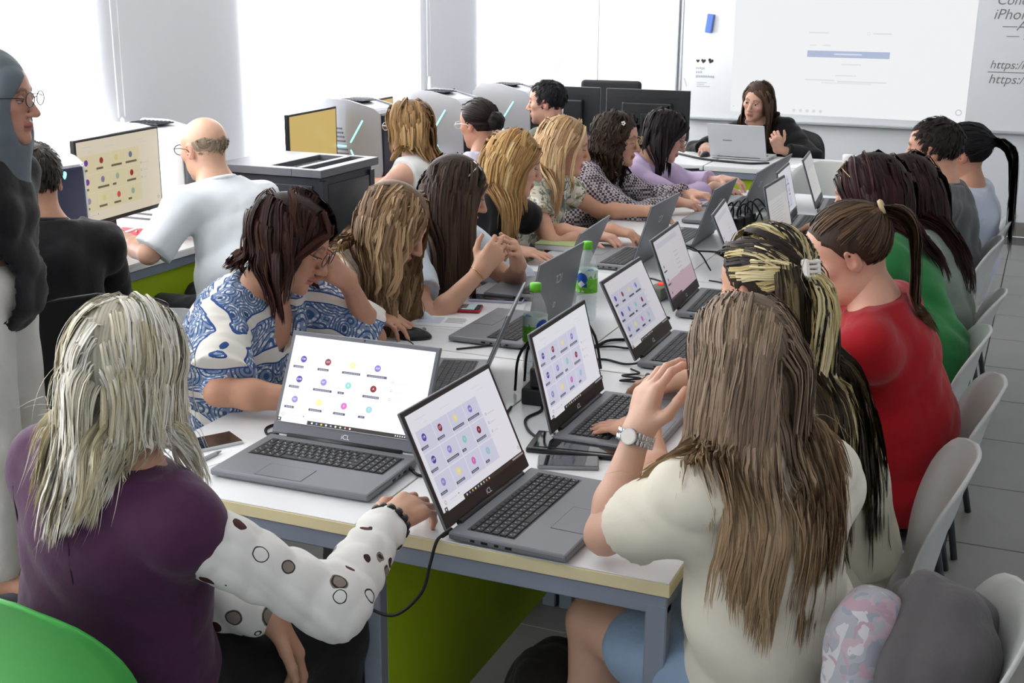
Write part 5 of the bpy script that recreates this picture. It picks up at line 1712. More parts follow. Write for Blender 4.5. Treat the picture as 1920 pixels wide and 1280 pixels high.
    for s in (-1, 1):
        H, K, A_, T_ = knees[s]
        if endz == 2:
            b += [cone(H, K, .098 * fat ** .5, .070, k=.04), cone(K, A_ + (K - A_) * .12, .068, .054, k=.03)]
        elif endz == 'skirt':
            b += [cone(H, K, .10, .085, k=.09), cone(K, K * .45 + A_ * .55, .085, .09, k=.09)]
        else:
            b += [cone(H, H + (K - H) * endz, .100, .088, k=.03)]
    V, F = grid_mesh(b, .014 if near == 2 else .021, wrinkles(.005, .11, seed + 3))
    link(bt.get('name', 'trousers'), np_mesh(bt.get('name', 'trousers'), V, F), bt['mat'], e)
    ms = M('shoe_' + shoes, shoes, .5)
    for s in (-1, 1):
        H, K, A_, T_ = knees[s]
        V, F = grid_mesh([cone(A_ + np.array([0, -.03, -.05]), A_ + np.array([0, .05, -.045]), .042, .044, k=.03), cone(A_ + np.array([0, .05, -.05]), T_ + np.array([0, .0, -.012]), .044, .034, k=.03), ell(A_ + np.array([0, 0, -.115]), (.2, .3, .035), op='s', k=.004)], .016)
        link('shoe', np_mesh('shoe', V, F), ms, e)
    tie = None
    if hair:
        body_c = (coat or torso) + inflate(trunk_arm[:2] + trunk_arm[3:5], .012) + neck
        ho, tie = make_hair(e, Rh, hc, body_c, hair, seed, near < 2)
    return dict(e=e, Rh=Rh, hc=hc, nb=nb, sc=sc, rx=rx, fwd=fwd, up=upv, arms=arms, tie=tie, sp=sp, fr=fr, knees=knees, torso=torso, pel=pel)

def band(p, s, r, thick, name, mat, t=.93, w=.006, beads=0):
    """A bracelet or watch strap round the forearm near the wrist."""
    A, E, W, d = p['arms'][s]
    ax = nv(W - E); c = E + (W - E) * t
    u = nv(np.cross(ax, [0, 0, 1.])); v = np.cross(ax, u)
    mb = MB()
    if beads:
        for a in np.linspace(0, 2 * np.pi, beads, endpoint=False):
            q = c + (u * math.cos(a) + v * math.sin(a)) * r
            mb.cyl(q - ax * w, q + ax * w, thick, n=8)
    else:
        mb.tube([tuple(c + (u * math.cos(a) + v * math.sin(a)) * r) for a in np.linspace(0, 2 * np.pi, 22, endpoint=False)], thick, n=6, closed=True)
    return mb.build(name, mat, p['e'])
# ------------------------------------------------------------------ cloth materials
def cloth(name, hexc, bump=.25, rough=.85, var=.04):
    return M(name, hexc, rough, var=var, vscale=9, bump=min(1, bump * 2.2), bscale=16, spec=.25, sheen=.15)
def nodes_mat(name, rough=.85):
    m = bpy.data.materials.new(name); m.use_nodes = True
    b = m.node_tree.nodes['Principled BSDF']; b.inputs['Roughness'].default_value = rough; b.inputs['Specular IOR Level'].default_value = .25
    MATS[name] = m
    return m, m.node_tree, b
def nd(nt, t, **kw):
    n = nt.nodes.new(t)
    for k, v in kw.items():
        if k in n.inputs: n.inputs[k].default_value = v
        else: setattr(n, k, v)
    return n
def math_n(nt, op, a, b=None, c=None):
    n = nt.nodes.new('ShaderNodeMath'); n.operation = op
    for i, v in enumerate((a, b, c)):
        if v is None: continue
        if hasattr(v, 'node'): nt.links.new(v, n.inputs[i])
        else: n.inputs[i].default_value = v
    return n.outputs[0]
def mixc(nt, f, a, b):
    n = nt.nodes.new('ShaderNodeMix'); n.data_type = 'RGBA'
    for i, v in ((0, f), (6, a), (7, b)):
        if hasattr(v, 'node'): nt.links.new(v, n.inputs[i])
        elif isinstance(v, str): n.inputs[i].default_value = lin(v) + (1,)
        else: n.inputs[i].default_value = v
    return n.outputs[2]
def pat_dots():
    m, nt, b = nodes_mat('white_sleeve_with_brown_rings')
    tc = nd(nt, 'ShaderNodeTexCoord')
    v = nd(nt, 'ShaderNodeTexVoronoi', Scale=21.0, Randomness=.8); nt.links.new(tc.outputs['Object'], v.inputs['Vector'])
    ns = nd(nt, 'ShaderNodeTexNoise', Scale=30.0); nt.links.new(tc.outputs['Object'], ns.inputs['Vector'])
    sep = nd(nt, 'ShaderNodeSeparateColor'); nt.links.new(v.outputs['Color'], sep.inputs[0])
    d = math_n(nt, 'ADD', v.outputs['Distance'], math_n(nt, 'MULTIPLY', math_n(nt, 'SUBTRACT', ns.outputs['Fac'], .5), .22))
    size = math_n(nt, 'MULTIPLY_ADD', sep.outputs[1], .22, .20)
    blob = math_n(nt, 'MULTIPLY', math_n(nt, 'LESS_THAN', d, size), math_n(nt, 'GREATER_THAN', sep.outputs[0], .35))
    ringm = math_n(nt, 'LESS_THAN', math_n(nt, 'ABSOLUTE', math_n(nt, 'SUBTRACT', d, math_n(nt, 'MULTIPLY', size, .85))), .022)
    colr = mixc(nt, math_n(nt, 'GREATER_THAN', sep.outputs[2], .5), '#8b8077', '#4d2526')
    c1 = mixc(nt, blob, '#e9e9e6', colr)
    c2 = mixc(nt, ringm, c1, '#3a3436')
    nt.links.new(c2, b.inputs['Base Color'])
    return m
def pat_paisley():
    m, nt, b = nodes_mat('blue_white_paisley_print')
    tc = nd(nt, 'ShaderNodeTexCoord')
    n0 = nd(nt, 'ShaderNodeTexNoise', Scale=5.0, Detail=1.0); nt.links.new(tc.outputs['Object'], n0.inputs['Vector'])
    vadd = nt.nodes.new('ShaderNodeVectorMath'); vadd.operation = 'MULTIPLY_ADD'
    nt.links.new(n0.outputs['Color'], vadd.inputs[0]); vadd.inputs[1].default_value = (.12, .12, .12); nt.links.new(tc.outputs['Object'], vadd.inputs[2])
    v = nd(nt, 'ShaderNodeTexVoronoi', Scale=13.0, Randomness=.9); nt.links.new(vadd.outputs[0], v.inputs['Vector'])
    rings = math_n(nt, 'SINE', math_n(nt, 'MULTIPLY', v.outputs['Distance'], 52.0))
    v2 = nd(nt, 'ShaderNodeTexVoronoi', Scale=75.0); nt.links.new(vadd.outputs[0], v2.inputs['Vector'])
    fine = math_n(nt, 'LESS_THAN', v2.outputs['Distance'], .42)
    big = math_n(nt, 'GREATER_THAN', rings, -.35)
    sep = nd(nt, 'ShaderNodeSeparateXYZ'); nt.links.new(vadd.outputs[0], sep.inputs[0])
    band_ = math_n(nt, 'GREATER_THAN', math_n(nt, 'SINE', math_n(nt, 'MULTIPLY_ADD', sep.outputs[2], 52.0, math_n(nt, 'MULTIPLY', sep.outputs[1], 22.0))), .72)
    c1 = mixc(nt, big, '#41608f', mixc(nt, fine, '#8496b4', '#dde1e6'))
    inner = math_n(nt, 'LESS_THAN', v.outputs['Distance'], .13)
    c1 = mixc(nt, inner, c1, '#35506f')
    c2 = mixc(nt, band_, c1, '#e2dfd8')
    edge = math_n(nt, 'LESS_THAN', math_n(nt, 'ABSOLUTE', math_n(nt, 'SUBTRACT', math_n(nt, 'SINE', math_n(nt, 'MULTIPLY_ADD', sep.outputs[2], 52.0, math_n(nt, 'MULTIPLY', sep.outputs[1], 22.0))), .66)), .08)
    nt.links.new(mixc(nt, edge, c2, '#2f508c'), b.inputs['Base Color'])
    return m
def pat_check():
    m, nt, b = nodes_mat('grey_houndstooth_check')
    tc = nd(nt, 'ShaderNodeTexCoord')
    c = nd(nt, 'ShaderNodeTexChecker', Scale=85.0); nt.links.new(tc.outputs['Object'], c.inputs['Vector'])
    c.inputs['Color1'].default_value = lin('#b6aeb6') + (1,); c.inputs['Color2'].default_value = lin('#453c40') + (1,)
    nt.links.new(c.outputs['Color'], b.inputs['Base Color'])
    return m
def pat_floral(name, base, cols, scale=9.0):
    m, nt, b = nodes_mat(name)
    tc = nd(nt, 'ShaderNodeTexCoord')
    cur = base
    for i, c in enumerate(cols):
        n = nd(nt, 'ShaderNodeTexNoise', Scale=scale * (1 + .3 * i), Detail=2.0, Distortion=1.2)
        mp = nd(nt, 'ShaderNodeMapping'); mp.inputs['Location'].default_value = (i * 7.3, i * 3.1, i * 5.7)
        nt.links.new(tc.outputs['Object'], mp.inputs['Vector']); nt.links.new(mp.outputs[0], n.inputs['Vector'])
        cur = mixc(nt, math_n(nt, 'GREATER_THAN', n.outputs['Fac'], .57), cur, c)
    nt.links.new(cur, b.inputs['Base Color'])
    return m
c_black = cloth('black_cloth', '#141417', .2)
c_denim = cloth('light_blue_denim', '#8ea6c2', .5)
m_gl_black = M('glasses_black', '#17171a', .3)
m_gl_clear = M('glasses_clear_frame', '#dfe3e8', .2)
m_gl_gold = M('glasses_gold', '#c9a878', .3, metal=.7)
m_tint = M('tinted_lens', '#4a4238', .05, alpha=.6)
m_gold = M('gold', '#d8b06a', .25, metal=.9)
m_steelw = M('watch_steel', '#c9ccd0', .25, metal=.9)
m_pearl = M('hair_clip_pearl', '#f3f0ea', .25)

# ------------------------------------------------------------------ the cast
P1 = person('woman in a purple vest with shaggy white-blond hair, seen from behind', (-1.465, 1.63), 82, (-1.402, 1.64, 1.158), 104, 10, 0,
            R=dict(w=(-1.085, 1.975, .805), pole=(.6, -.3, -.6), d=(.15, .98, .05), n=(.25, -.1, 1), hand='relax'), L=dict(w=(-1.245, 1.80, .655), pole=(-.8, 0, -.5), d=(.25, .35, -.9), n=(.45, .6, .5), hand='hang'),
            skin='#c99a80', near=2, seed=11, fat=1.0, bust=1, sw=.160, curve=.01,
            top=dict(name='vest', mat=cloth('purple_vest_cloth', '#4b2547', .2, .7), sleeve_mat=pat_dots(), slo=.014, off=.024, loose=.02, hem=-.12, wr=.004, neck_gap=.004, scoop=0),
            bottom=dict(name='skirt', mat=c_black, end='skirt'),
            hair=dict(style='long', cols=['#e4dec8', '#f1edde', '#d2c8a6', '#f8f5ec'], len=.262, guides=260, kids=9, steps=20, vol=.018, wave=.006, freq=1.3, width=.0032, clump=.014, fly=.09, flyamp=.04, side=.75, back=.9, drift=(0, -.05, 0), gather=.6, slide=.03, contrast=.9))
glasses(P1['e'], P1['Rh'], P1['hc'], m_gl_black, z=.118, y=.025, up_on_head=1.05)
def seam(p, x0, x1, z0, z1, off, mat):
    zs = np.linspace(z0, z1, 22); xs = np.linspace(x0, x1, 22) + .018 * np.sin(np.linspace(0, 3.1, 22)) * np.sign(x1)
    y = np.full(22, -.45); pr_ = inflate(p['torso'], off)
    for _ in range(60):
        dd = sdf_pts(pr_, np.stack([xs, y, zs], 1)); y = y + np.clip(dd, -.01, .03) * .7
    MB().tube([(a, b - .001, c) for a, b, c in zip(xs, y, zs)], .0028, n=5).build('seam', mat, p['e'])
for s in (-1, 1):
    seam(P1, s * .060, s * .085, .62, .97, .024, cloth('purple_seam', '#32152f', .1))
band(P1, 1, .036, .009, 'bead_bracelet', m_gl_black, .985, .006, beads=14)

P2 = person('standing woman in a grey headscarf and black jacket at the left edge', (-2.735, 2.64), 20, (-2.705, 2.71, 1.485), 20, 2, 0, skin='#b98a74', near=1, seed=12, fat=.92, stand=True, hipdy=0,
            R=dict(w=(-2.69, 2.56, .97), pole=(-.7, -.7, 0), hand='fist', d=(.3, .5, -.6), n=(.5, -.8, 0)), L=dict(w=(-2.73, 2.74, .97), pole=(-.7, .7, 0), hand='fist', d=(.3, -.5, -.6), n=(.5, .8, 0)),
            top=dict(name='jacket', mat=c_black, sleeve=1.92, off=.025, loose=.03, hem=-.33, slo=.03, wr=.008),
            bottom=dict(mat=cloth('white_trousers', '#d9d7d2'), end=2), hair=None, ear=False)
glasses(P2['e'], P2['Rh'], P2['hc'], m_gl_black, z=.010)
def scarf(p, mat):
    Rh, hc = p['Rh'], p['hc']; S = HS
    T = lambda a: hc + Rh @ (np.array(a) * S)
    q = [ell(T((0, -.012, .035)), np.array([.086, .106, .096]) * S, Rh), cone(T((0, .0, -.01)), T((0, -.005, -.11)), .088, .085, k=.04),
         cone(T((0, -.005, -.10)), p['nb'] + np.array([0, .01, -.02]), .076, .085, k=.05), cone(p['sc'] - p['rx'] * .10, p['sc'] + p['rx'] * .10, .076, k=.06), ell(p['sc'] + np.array([0, .06, -.09]), (.11, .05, .11), k=.05),
         ell(T((0, .10, -.022)), np.array([.060, .085, .096]) * S, Rh, k=.012, op='s')]
    V, F = grid_mesh(q, .007, wrinkles(.014, .11, 5))
    link('headscarf', np_mesh('headscarf', V, F), mat, p['e'])
scarf(P2, cloth('grey_scarf', '#636c72', .2))

P3 = person('dark-haired boy in a black jacket sitting with his back turned, left edge', (-3.00, 3.12), 150, (-3.085, 3.23, 1.165), 146, 8, 0, skin='#b98a70', man=True, near=1, seed=13,
            R=dict(w=(-3.28, 3.46, .80)), L=dict(w=(-3.38, 3.10, .80)),
            top=dict(name='jacket', mat=c_black, sleeve=1.9, off=.024, loose=.03, slo=.022, wr=.007, collar=True), bottom=dict(mat=cloth('dark_trousers', '#23242a')),
            hair=dict(style='short', cols=['#2e2721', '#3a3129'], len=.030, guides=520, kids=7, steps=4, vol=.007, wave=.0, width=.0016, clump=.007, gather=.2, fly=.02))
P4 = person('bald man in glasses and a white shirt at the cream screen', (-2.84, 4.06), 170, (-3.055, 4.12, 1.175), 163, 10, 0, skin='#cfa48c', man=True, near=1, seed=14, fat=1.08, curve=.06,
            L=dict(w=(-3.50, 4.08, .805), e=(-3.07, 3.76, .82), pole=(.25, -1, -.35), d=(-.9, .4, -.1), hand='type'), R=dict(w=(-3.35, 4.36, .80), pole=(.3, 1, -.3)),
            top=dict(name='shirt', mat=cloth('white_shirt', '#dfe6ec', .12, .8, .02), sleeve=.92, off=.016, loose=.03, slo=.022, wr=.009, lam=.14, collar=True), bottom=dict(mat=cloth('dark_trousers', '#23242a')),
            hair=dict(style='bald', cols=['#a8957f', '#978470'], len=.012, vol=.002, width=.0022, clump=.006, fly=0))
glasses(P4['e'], P4['Rh'], P4['hc'], m_gl_black)
band(P4, -1, .032, .005, 'wristwatch', m_steelw)

P5 = person('woman in a blue and white paisley blouse with dark auburn bob and glasses', (-2.12, 2.92), 2, (-1.885, 2.90, 1.115), 14, 24, -6, skin='#bf8e74', near=2, seed=15, fat=1.15, bust=1, curve=.07,
            R=dict(w=(-1.60, 2.58, .795), pole=(.0, -1, -.25), d=(.9, .4, 0), hand='relax'), L=dict(w=(-1.80, 3.06, .985), pole=(.5, .75, -.9), d=(-.25, -.75, .55), n=(.9, -.1, .3), hand='clasp'),
            top=dict(name='blouse', mat=pat_paisley(), sleeve=.95, off=.018, loose=.04, slo=.032, flare=.2, wr=.006, vneck=.10, neck_gap=.02, hem=-.1),
            hair=dict(style='long', cols=['#2c1614', '#3d1f18', '#4a2a1c', '#24110f'], len=.205, guides=260, kids=8, steps=16, vol=.034, wave=.005, freq=1.0, width=.0038, clump=.012, side=.9, back=.5, part=.01, drift=(0, .10, 0), gather=.5, fly=.05))
glasses(P5['e'], P5['Rh'], P5['hc'], M('glasses_dark_red', '#4a2228', .3))

P6 = person('woman in a white top with long wavy light-brown hair hiding her face', (-2.14, 3.46), -4, (-1.855, 3.44, 1.08), 8, 30, -4, skin='#c99a7e', near=1, seed=16,
            R=dict(w=(-1.885, 3.33, .81), pole=(-.3, -.8, -.4), d=(.97, -.02, -.08), n=(.1, 0, 1), hand='mouse'), L=dict(w=(-1.93, 3.62, .64), pole=(-.3, 1, -.3)),
            top=dict(name='blouse', mat=cloth('cream_white_blouse', '#e9e6da', .12, .8, .02), sleeve=1.75, off=.016, loose=.05, slo=.03, wr=.009, lam=.13, neck_gap=.02),
            hair=dict(style='long', cols=['#80644a', '#9f8060', '#c4a57c', '#5f4938'], len=.56, guides=230, kids=8, steps=24, vol=.024, wave=.011, freq=3.2, width=.0036, clump=.014, side=.75, back=.25, part=-.005, gather=.85, facey=.075, facew=.06, fly=.08, flyamp=.03))
glasses(P6['e'], P6['Rh'], P6['hc'], m_gl_gold, z=.105, y=.045, up_on_head=.95, tint=m_tint)
band(P6, 1, .0125, .0018, 'ring', m_gold, 1.42)

P7 = person('woman in a pale blue shirt with very long dark brown hair, hands clasped', (-2.14, 4.00), 0, (-1.895, 3.985, 1.10), 38, 18, 0, skin='#c99a80', near=1, seed=17,
            R=dict(w=(-1.715, 3.80, .875), pole=(.1, -.9, -.9), d=(.45, .45, .75), n=(.4, -.8, .2), hand='clasp'), L=dict(w=(-1.655, 3.985, .865), pole=(.2, .9, -.9), d=(.1, -.55, .75), n=(.75, .55, .2), hand='clasp'),
            top=dict(name='shirt', mat=cloth('pale_blue_shirt', '#cddbe8', .15, .8, .03), sleeve=1.05, off=.018, loose=.05, slo=.034, wr=.010, lam=.13, neck_gap=.015, collar=True),
            hair=dict(style='long', cols=['#3a2c26', '#4a3a31', '#2c211d', '#574437'], len=.60, guides=230, kids=8, steps=24, vol=.022, wave=.004, freq=1.6, width=.0036, clump=.012, side=.75, back=.5, gather=.55, fly=.05))
glasses(P7['e'], P7['Rh'], P7['hc'], m_pearl, z=.112, y=.035, up_on_head=1.0, tint=m_tint, thin=.0024)
band(P7, 1, .030, .0022, 'chain_bracelet', m_gold)

P8 = person('red-blond woman in a black short-sleeved top looking down', (-2.16, 4.62), 0, (-1.95, 4.64, 1.12), 27, 16, 0, skin='#d8a890', near=1, seed=18, fat=1.08,
            R=dict(w=(-1.90, 4.50, .80), pole=(-.2, -.9, -.5), d=(.98, .15, -.1), n=(0, 0, 1), hand='flat'), L=dict(w=(-1.70, 4.93, .80), pole=(0, .9, -.5)),
            top=dict(name='top', mat=cloth('black_top', '#15161a', .15), sleeve=.55, off=.014, loose=.02, slo=.02, wr=.004, vneck=.05),
            hair=dict(style='long', cols=['#b88d55', '#cda56c', '#9c7242', '#dcbf8c'], len=.40, guides=230, kids=8, steps=20, vol=.020, wave=.004, freq=1.4, width=.0036, clump=.012, side=.7, back=.85, drift=(-.1, -.15, 0), gather=.55, fly=.07, flyamp=.03))
band(P8, -1, .030, .003, 'bracelet', m_gl_black, .9)
P9 = person('woman in a pale floral dress with straight light-blond hair', (-2.16, 5.22), 2, (-1.955, 5.22, 1.125), 22, 12, 0, skin='#d2a084', near=1, seed=19,
            R=dict(w=(-1.66, 5.02, .81), pole=(-.3, -.85, -.6), d=(.97, .1, -.15), hand='type'), L=dict(w=(-1.66, 5.60, .80), pole=(-.1, .7, -.5), d=(.9, .15, -.35), hand='relax'),
            top=dict(name='dress_top', mat=pat_floral('pale_floral_cloth', '#cdc7b6', ['#e6e2da', '#8f988a', '#c4b892', '#6d756e'], 13), sleeve=.45, off=.014, loose=.02, slo=.024, wr=.006, vneck=.06),
            bottom=dict(name='skirt', mat=cloth('pale_skirt', '#cdc7b6'), end='skirt'),
            hair=dict(style='long', cols=['#cfa97c', '#e0c096', '#b88f62', '#ead1ab'], len=.335, guides=220, kids=8, steps=18, vol=.018, wave=.003, freq=1.0, width=.0036, clump=.011, side=.65, back=.95, drift=(-.05, -.05, 0), gather=.45, fly=.04))
P10 = person('woman with curly dark hair and flower clips in a grey checked jacket', (-2.16, 5.80), 0, (-1.915, 5.83, 1.095), 4, 8, 4, skin='#cf9f86', near=1, seed=20,
             R=dict(w=(-1.62, 5.86, .81), pole=(-.1, -.9, -.5), d=(.95, .2, -.15)), L=dict(w=(-1.60, 6.10, .81), pole=(0, .9, -.5)),
             top=dict(name='jacket', mat=pat_check(), sleeve=1.85, off=.02, loose=.03, slo=.022, wr=.008, vneck=.08, collar=True, neck_gap=.012),
             hair=dict(style='curly', cols=['#33261f', '#44342a', '#241a16'], len=.30, guides=230, kids=7, steps=22, vol=.024, wave=.014, freq=4.5, width=.0034, clump=.013, side=.85, back=.75, gather=.5, fly=.10, flyamp=.025))
glasses(P10['e'], P10['Rh'], P10['hc'], m_gl_gold)
for k, q in enumerate(((.066, .035, .085), (.074, .020, .062))):
    fl_ = MB()
    c = P10['hc'] + P10['Rh'] @ (np.array(q) * HS * 1.12)
    for a in range(5):
        fl_.cyl(c + .007 * np.array([0, math.cos(a * 1.257), math.sin(a * 1.257)]), c + .007 * np.array([.5, math.cos(a * 1.257), math.sin(a * 1.257)]) + np.array([.002, 0, 0]), .005, .003, n=7)
    fl_.build('flower_clip', m_pearl, P10['e'])
P11 = person('woman with black hair and glasses in a lilac blouse', (-2.10, 6.42), 0, (-1.84, 6.42, 1.055), 12, 22, -4, skin='#cda08a', near=1, seed=21, fat=1.08,
             R=dict(w=(-1.58, 6.46, .80), pole=(-.1, -.9, -.4), d=(.97, .1, -.1), hand='mouse'), L=dict(w=(-1.60, 6.72, .80), pole=(0, .9, -.5)),
             top=dict(name='blouse', mat=cloth('lilac_blouse', '#c3afd0', .15, .8, .03), sleeve=1.7, off=.018, loose=.04, slo=.028, wr=.009, lam=.12, neck_gap=.012),
             hair=dict(style='long', cols=['#1c1518', '#2a2024', '#120e10'], len=.27, guides=220, kids=8, steps=16, vol=.024, wave=.003, freq=1.0, width=.0038, clump=.011, side=.8, back=.7, top_len=.22, gather=.4, fly=.03))
glasses(P11['e'], P11['Rh'], P11['hc'], m_gl_black)

P12 = person('woman with a short honey-brown bob in a sleeveless white blouse, back turned', (-2.80, 5.50), 176, (-2.875, 5.51, 1.135), 168, 4, 0, skin='#dcae98', near=1, seed=22,
             R=dict(w=(-3.20, 5.80, .80), pole=(.4, .9, -.4)), L=dict(w=(-3.20, 5.30, .80), pole=(.5, -.9, -.4)),
             top=dict(name='blouse', mat=cloth('white_sleeveless_blouse', '#e3e6e6', .12, .8, .02), sleeve=0, off=.016, loose=.04, wr=.007, collar=True),
             hair=dict(style='long', cols=['#94714a', '#ab8658', '#785a3a', '#c29f6e'], len=.205, guides=230, kids=8, steps=14, vol=.026, wave=.003, freq=1.0, width=.0036, clump=.011, side=.8, back=.8, gather=.35, fly=.03))
glasses(P12['e'], P12['Rh'], P12['hc'], m_gl_clear)
P13 = person('woman with a dark bun and glasses in a pale lilac blouse, back turned', (-2.76, 6.08), 172, (-2.75, 6.06, 1.105), 160, 10, 0, skin='#c9977f', near=0, seed=23,
             R=dict(w=(-3.18, 6.36, .80)), L=dict(w=(-3.20, 5.86, .80)),
             top=dict(name='blouse', mat=cloth('pale_lilac_blouse', '#d3cfe2', .12, .8, .02), sleeve=.9, off=.016, loose=.04, slo=.02, wr=.007),
             hair=dict(style='bun', tie=(.0, -.115, .005), cols=['#231819', '#2e2021', '#191112'], len=.10, guides=200, kids=6, steps=14, vol=.010, wave=.001, width=.004, clump=.009, gather=.3, fly=.03))
glasses(P13['e'], P13['Rh'], P13['hc'], m_gl_clear)
P14 = person('dark-haired man in an olive shirt beside the farthest computer tower', (-2.68, 6.80), 176, (-2.655, 6.80, 1.165), 186, 4, 0, skin='#c79a84', man=True, near=1, seed=24, stubble='#3a302c',
             R=dict(w=(-3.12, 7.08, .80)), L=dict(w=(-3.14, 6.60, .80)),
             top=dict(name='shirt', mat=cloth('olive_shirt', '#5f6758', .2), sleeve=.8, off=.016, loose=.03, slo=.02, wr=.006, collar=True),
             hair=dict(style='short', cols=['#17161a', '#222024'], len=.030, guides=520, kids=7, steps=4, vol=.008, wave=.0, width=.0016, clump=.007, gather=.2, fly=.02))
P15 = person('presenter in a black shirt seated at the front desk, facing the room', (-1.74, 8.56), 268, (-1.795, 8.42, 1.08), 256, 10, -10, skin='#cfa18c', near=1, seed=25, closed=False,
             R=dict(w=(-2.06, 8.17, .795), pole=(-.8, .4, -.4), d=(.1, -.97, -.1), hand='mouse'), L=dict(w=(-1.60, 8.22, .80), pole=(.8, .5, -.3), d=(-.1, -.5, .75), n=(.3, -.9, .2), hand='fist'),
             top=dict(name='shirt', mat=cloth('black_shirt', '#131316', .2), sleeve=1.75, off=.018, loose=.04, slo=.024, wr=.008, vneck=.09, neck_gap=.014),
             hair=dict(style='long', cols=['#4a362b', '#5e4637', '#3a2a21', '#735842'], len=.33, guides=220, kids=7, steps=18, vol=.018, wave=.003, freq=1.0, width=.0038, clump=.011, side=.85, back=.5, part=.012, gather=.45, fly=.03))

P16 = person('woman in a cream T-shirt with long ash-brown hair, elbow on the near table edge', (-.385, 2.165), 150, (-.46, 2.145, 1.150), 140, 16, 8, skin='#d9ae97', near=2, seed=26, legs={-1: ((-.765, 2.27, .52), (-.75, 2.27, .085)), 1: ((-.80, 2.42, .52), (-.80, 2.44, .085))}, syaw=-10, fat=.86, sw=.150, sdrop=.035, curve=.06,
             L=dict(w=(-.655, 2.175, .985), e=(-.69, 2.10, .80), pole=(-.8, -.35, -1), d=(.10, .35, .75), n=(-.6, -.75, .1), hand='relax'), R=dict(w=(-.66, 2.42, .80), pole=(-.3, 1, -.5)),
             top=dict(name='t_shirt', mat=cloth('cream_t_shirt', '#e0dbcb', .15, .85, .02), sleeve=.60, off=.014, loose=.025, slo=.010, flare=.16, wr=.017, lam=.2, hem=-.17, neck_gap=.02),
             bottom=dict(name='denim_shorts', mat=c_denim, end=.55), shoes='#2a2a2c',
             hair=dict(style='long', cols=['#8a7562', '#a38d76', '#6e5a4b', '#b39d86'], tip='#b8996f', tipmix=.6, len=.48, guides=300, kids=9, steps=26, vol=.012, wave=.006, freq=1.8, width=.0031, clump=.013, side=.7, back=.75, drift=(-.09, -.02, 0), gather=.5, slide=.35, cover=True, fly=.07, flyamp=.03))
def watch(p, s, t, r):
    wt = band(p, s, r, .0045, 'wristwatch', m_steelw, t)
    A, E, W, d = p['arms'][s]; ax = nv(W - E); c = E + (W - E) * t
    for k in (-1, 1):
        ring = MB(); u = nv(np.cross(ax, [0, 0, 1.])); v = np.cross(ax, u)
        for a in np.linspace(0, 2 * np.pi, 26, endpoint=False):
            q = c + ax * k * .0065 + (u * math.cos(a) + v * math.sin(a)) * (r + .001)
            ring.cyl(q - ax * .0055, q + ax * .0055, .0042, n=6)
        ring.build('watch_link', m_steelw, wt)
    nn = nv(np.cross(ax, [1, .6, 0])); nn = nn if nn[2] < 0 else -nn
    nn = nv(np.array([-.75, -.35, .5]) - ax * (np.array([-.75, -.35, .5]) @ ax))
    MB().cyl(c + nn * (r - .002), c + nn * (r + .008), .017, .0155, n=20).build('watch_case', m_steelw, wt)
    MB().cyl(c + nn * (r + .0078), c + nn * (r + .0086), .0135, n=20).build('watch_dial', m_pearl, wt)
watch(P16, -1, .95, .032)
P17 = person('woman in a cream dress with black and blond half-up hair held by a white clip', (-.35, 2.70), 172, (-.525, 2.65, 1.175), 146, 16, 6, skin='#cf9f84', near=2, seed=27,
             L=dict(w=(-.785, 2.70, .80), pole=(.0, -.9, -.5), d=(-.95, .25, -.12), hand='flat'), R=dict(w=(-.80, 3.08, .81), pole=(0, .9, -.4), d=(-.97, .15, -.1), hand='mouse'),
             top=dict(name='dress_top', mat=cloth('cream_dress', '#ddd9c6', .12, .8, .02), sleeve=0, strap=.045, off=.010, loose=.005, wr=.004, hem=.0, scoop=1.7),
             bottom=dict(name='skirt', mat=cloth('cream_dress', '#ddd9c6'), end='skirt'),
             hair=dict(style='half', tie=(.0, -.108, .03), half_z=.0, cols=['#1c1613', '#2a211c', '#3c2f27', '#8f7d58'], probs=[.4, .3, .22, .08], front_cols=['#d3c290', '#c4b17c', '#1c1613', '#2a211c', '#dccfa2'], len=.62, guides=300, kids=8, steps=26, vol=.016, wave=.008, freq=2.2, width=.0032, clump=.011, side=.5, back=.9, drift=(0, -.12, 0), gather=.6, fly=.04, tail_dir=(.0, -1, -.2)))
cl = MB(); tq = P17['tie']; Rh = P17['Rh']
for s in (-1, 1):
    cl.box(tq + Rh @ np.array([s * .016, -.022, 0]), (.012, .030, .044), bev=.005, rot=Matrix(Rh.tolist()).to_4x4())
for k in range(4):
    cl.cyl(tq + Rh @ np.array([-.02, -.03, -.015 + k * .010]), tq + Rh @ np.array([.02, -.034, -.015 + k * .010]), .004, n=7)
cl.build('hair_clip', m_pearl, P17['e'])
V, F = grid_mesh([ell(P17['sp'](.2), np.array([.142, .112, .022]), P17['fr'](.2))], .008)
link('belt', np_mesh('belt', V, F), c_black, P17['e'])
P18 = person('woman in a red top with a brown ponytail leaning over the table', (-.29, 3.24), 176, (-.425, 3.19, 1.160), 186, 26, 0, skin='#d6a48d', near=2, seed=28,
             L=dict(w=(-.80, 3.12, .80), pole=(0, -.9, -.4)), R=dict(w=(-.80, 3.50, .80), pole=(0, .9, -.4)),
             top=dict(name='top', mat=cloth('red_top', '#9e0f1b', .2), sleeve=1.2, off=.014, loose=.04, slo=.022, wr=.006, lam=.12),
             hair=dict(style='pony', tie=(.0, -.105, .075), cols=['#46352a', '#5a4636', '#372920', '#755a42'], tip='#80634a', tipmix=.6, len=.40, guides=280, kids=8, steps=22, vol=.007, wave=.004, freq=1.2, width=.0032, clump=.010, gather=.35, fly=.04, tail_dir=(.0, -1, -.1), tail_drift=(0, -.10, 0)))
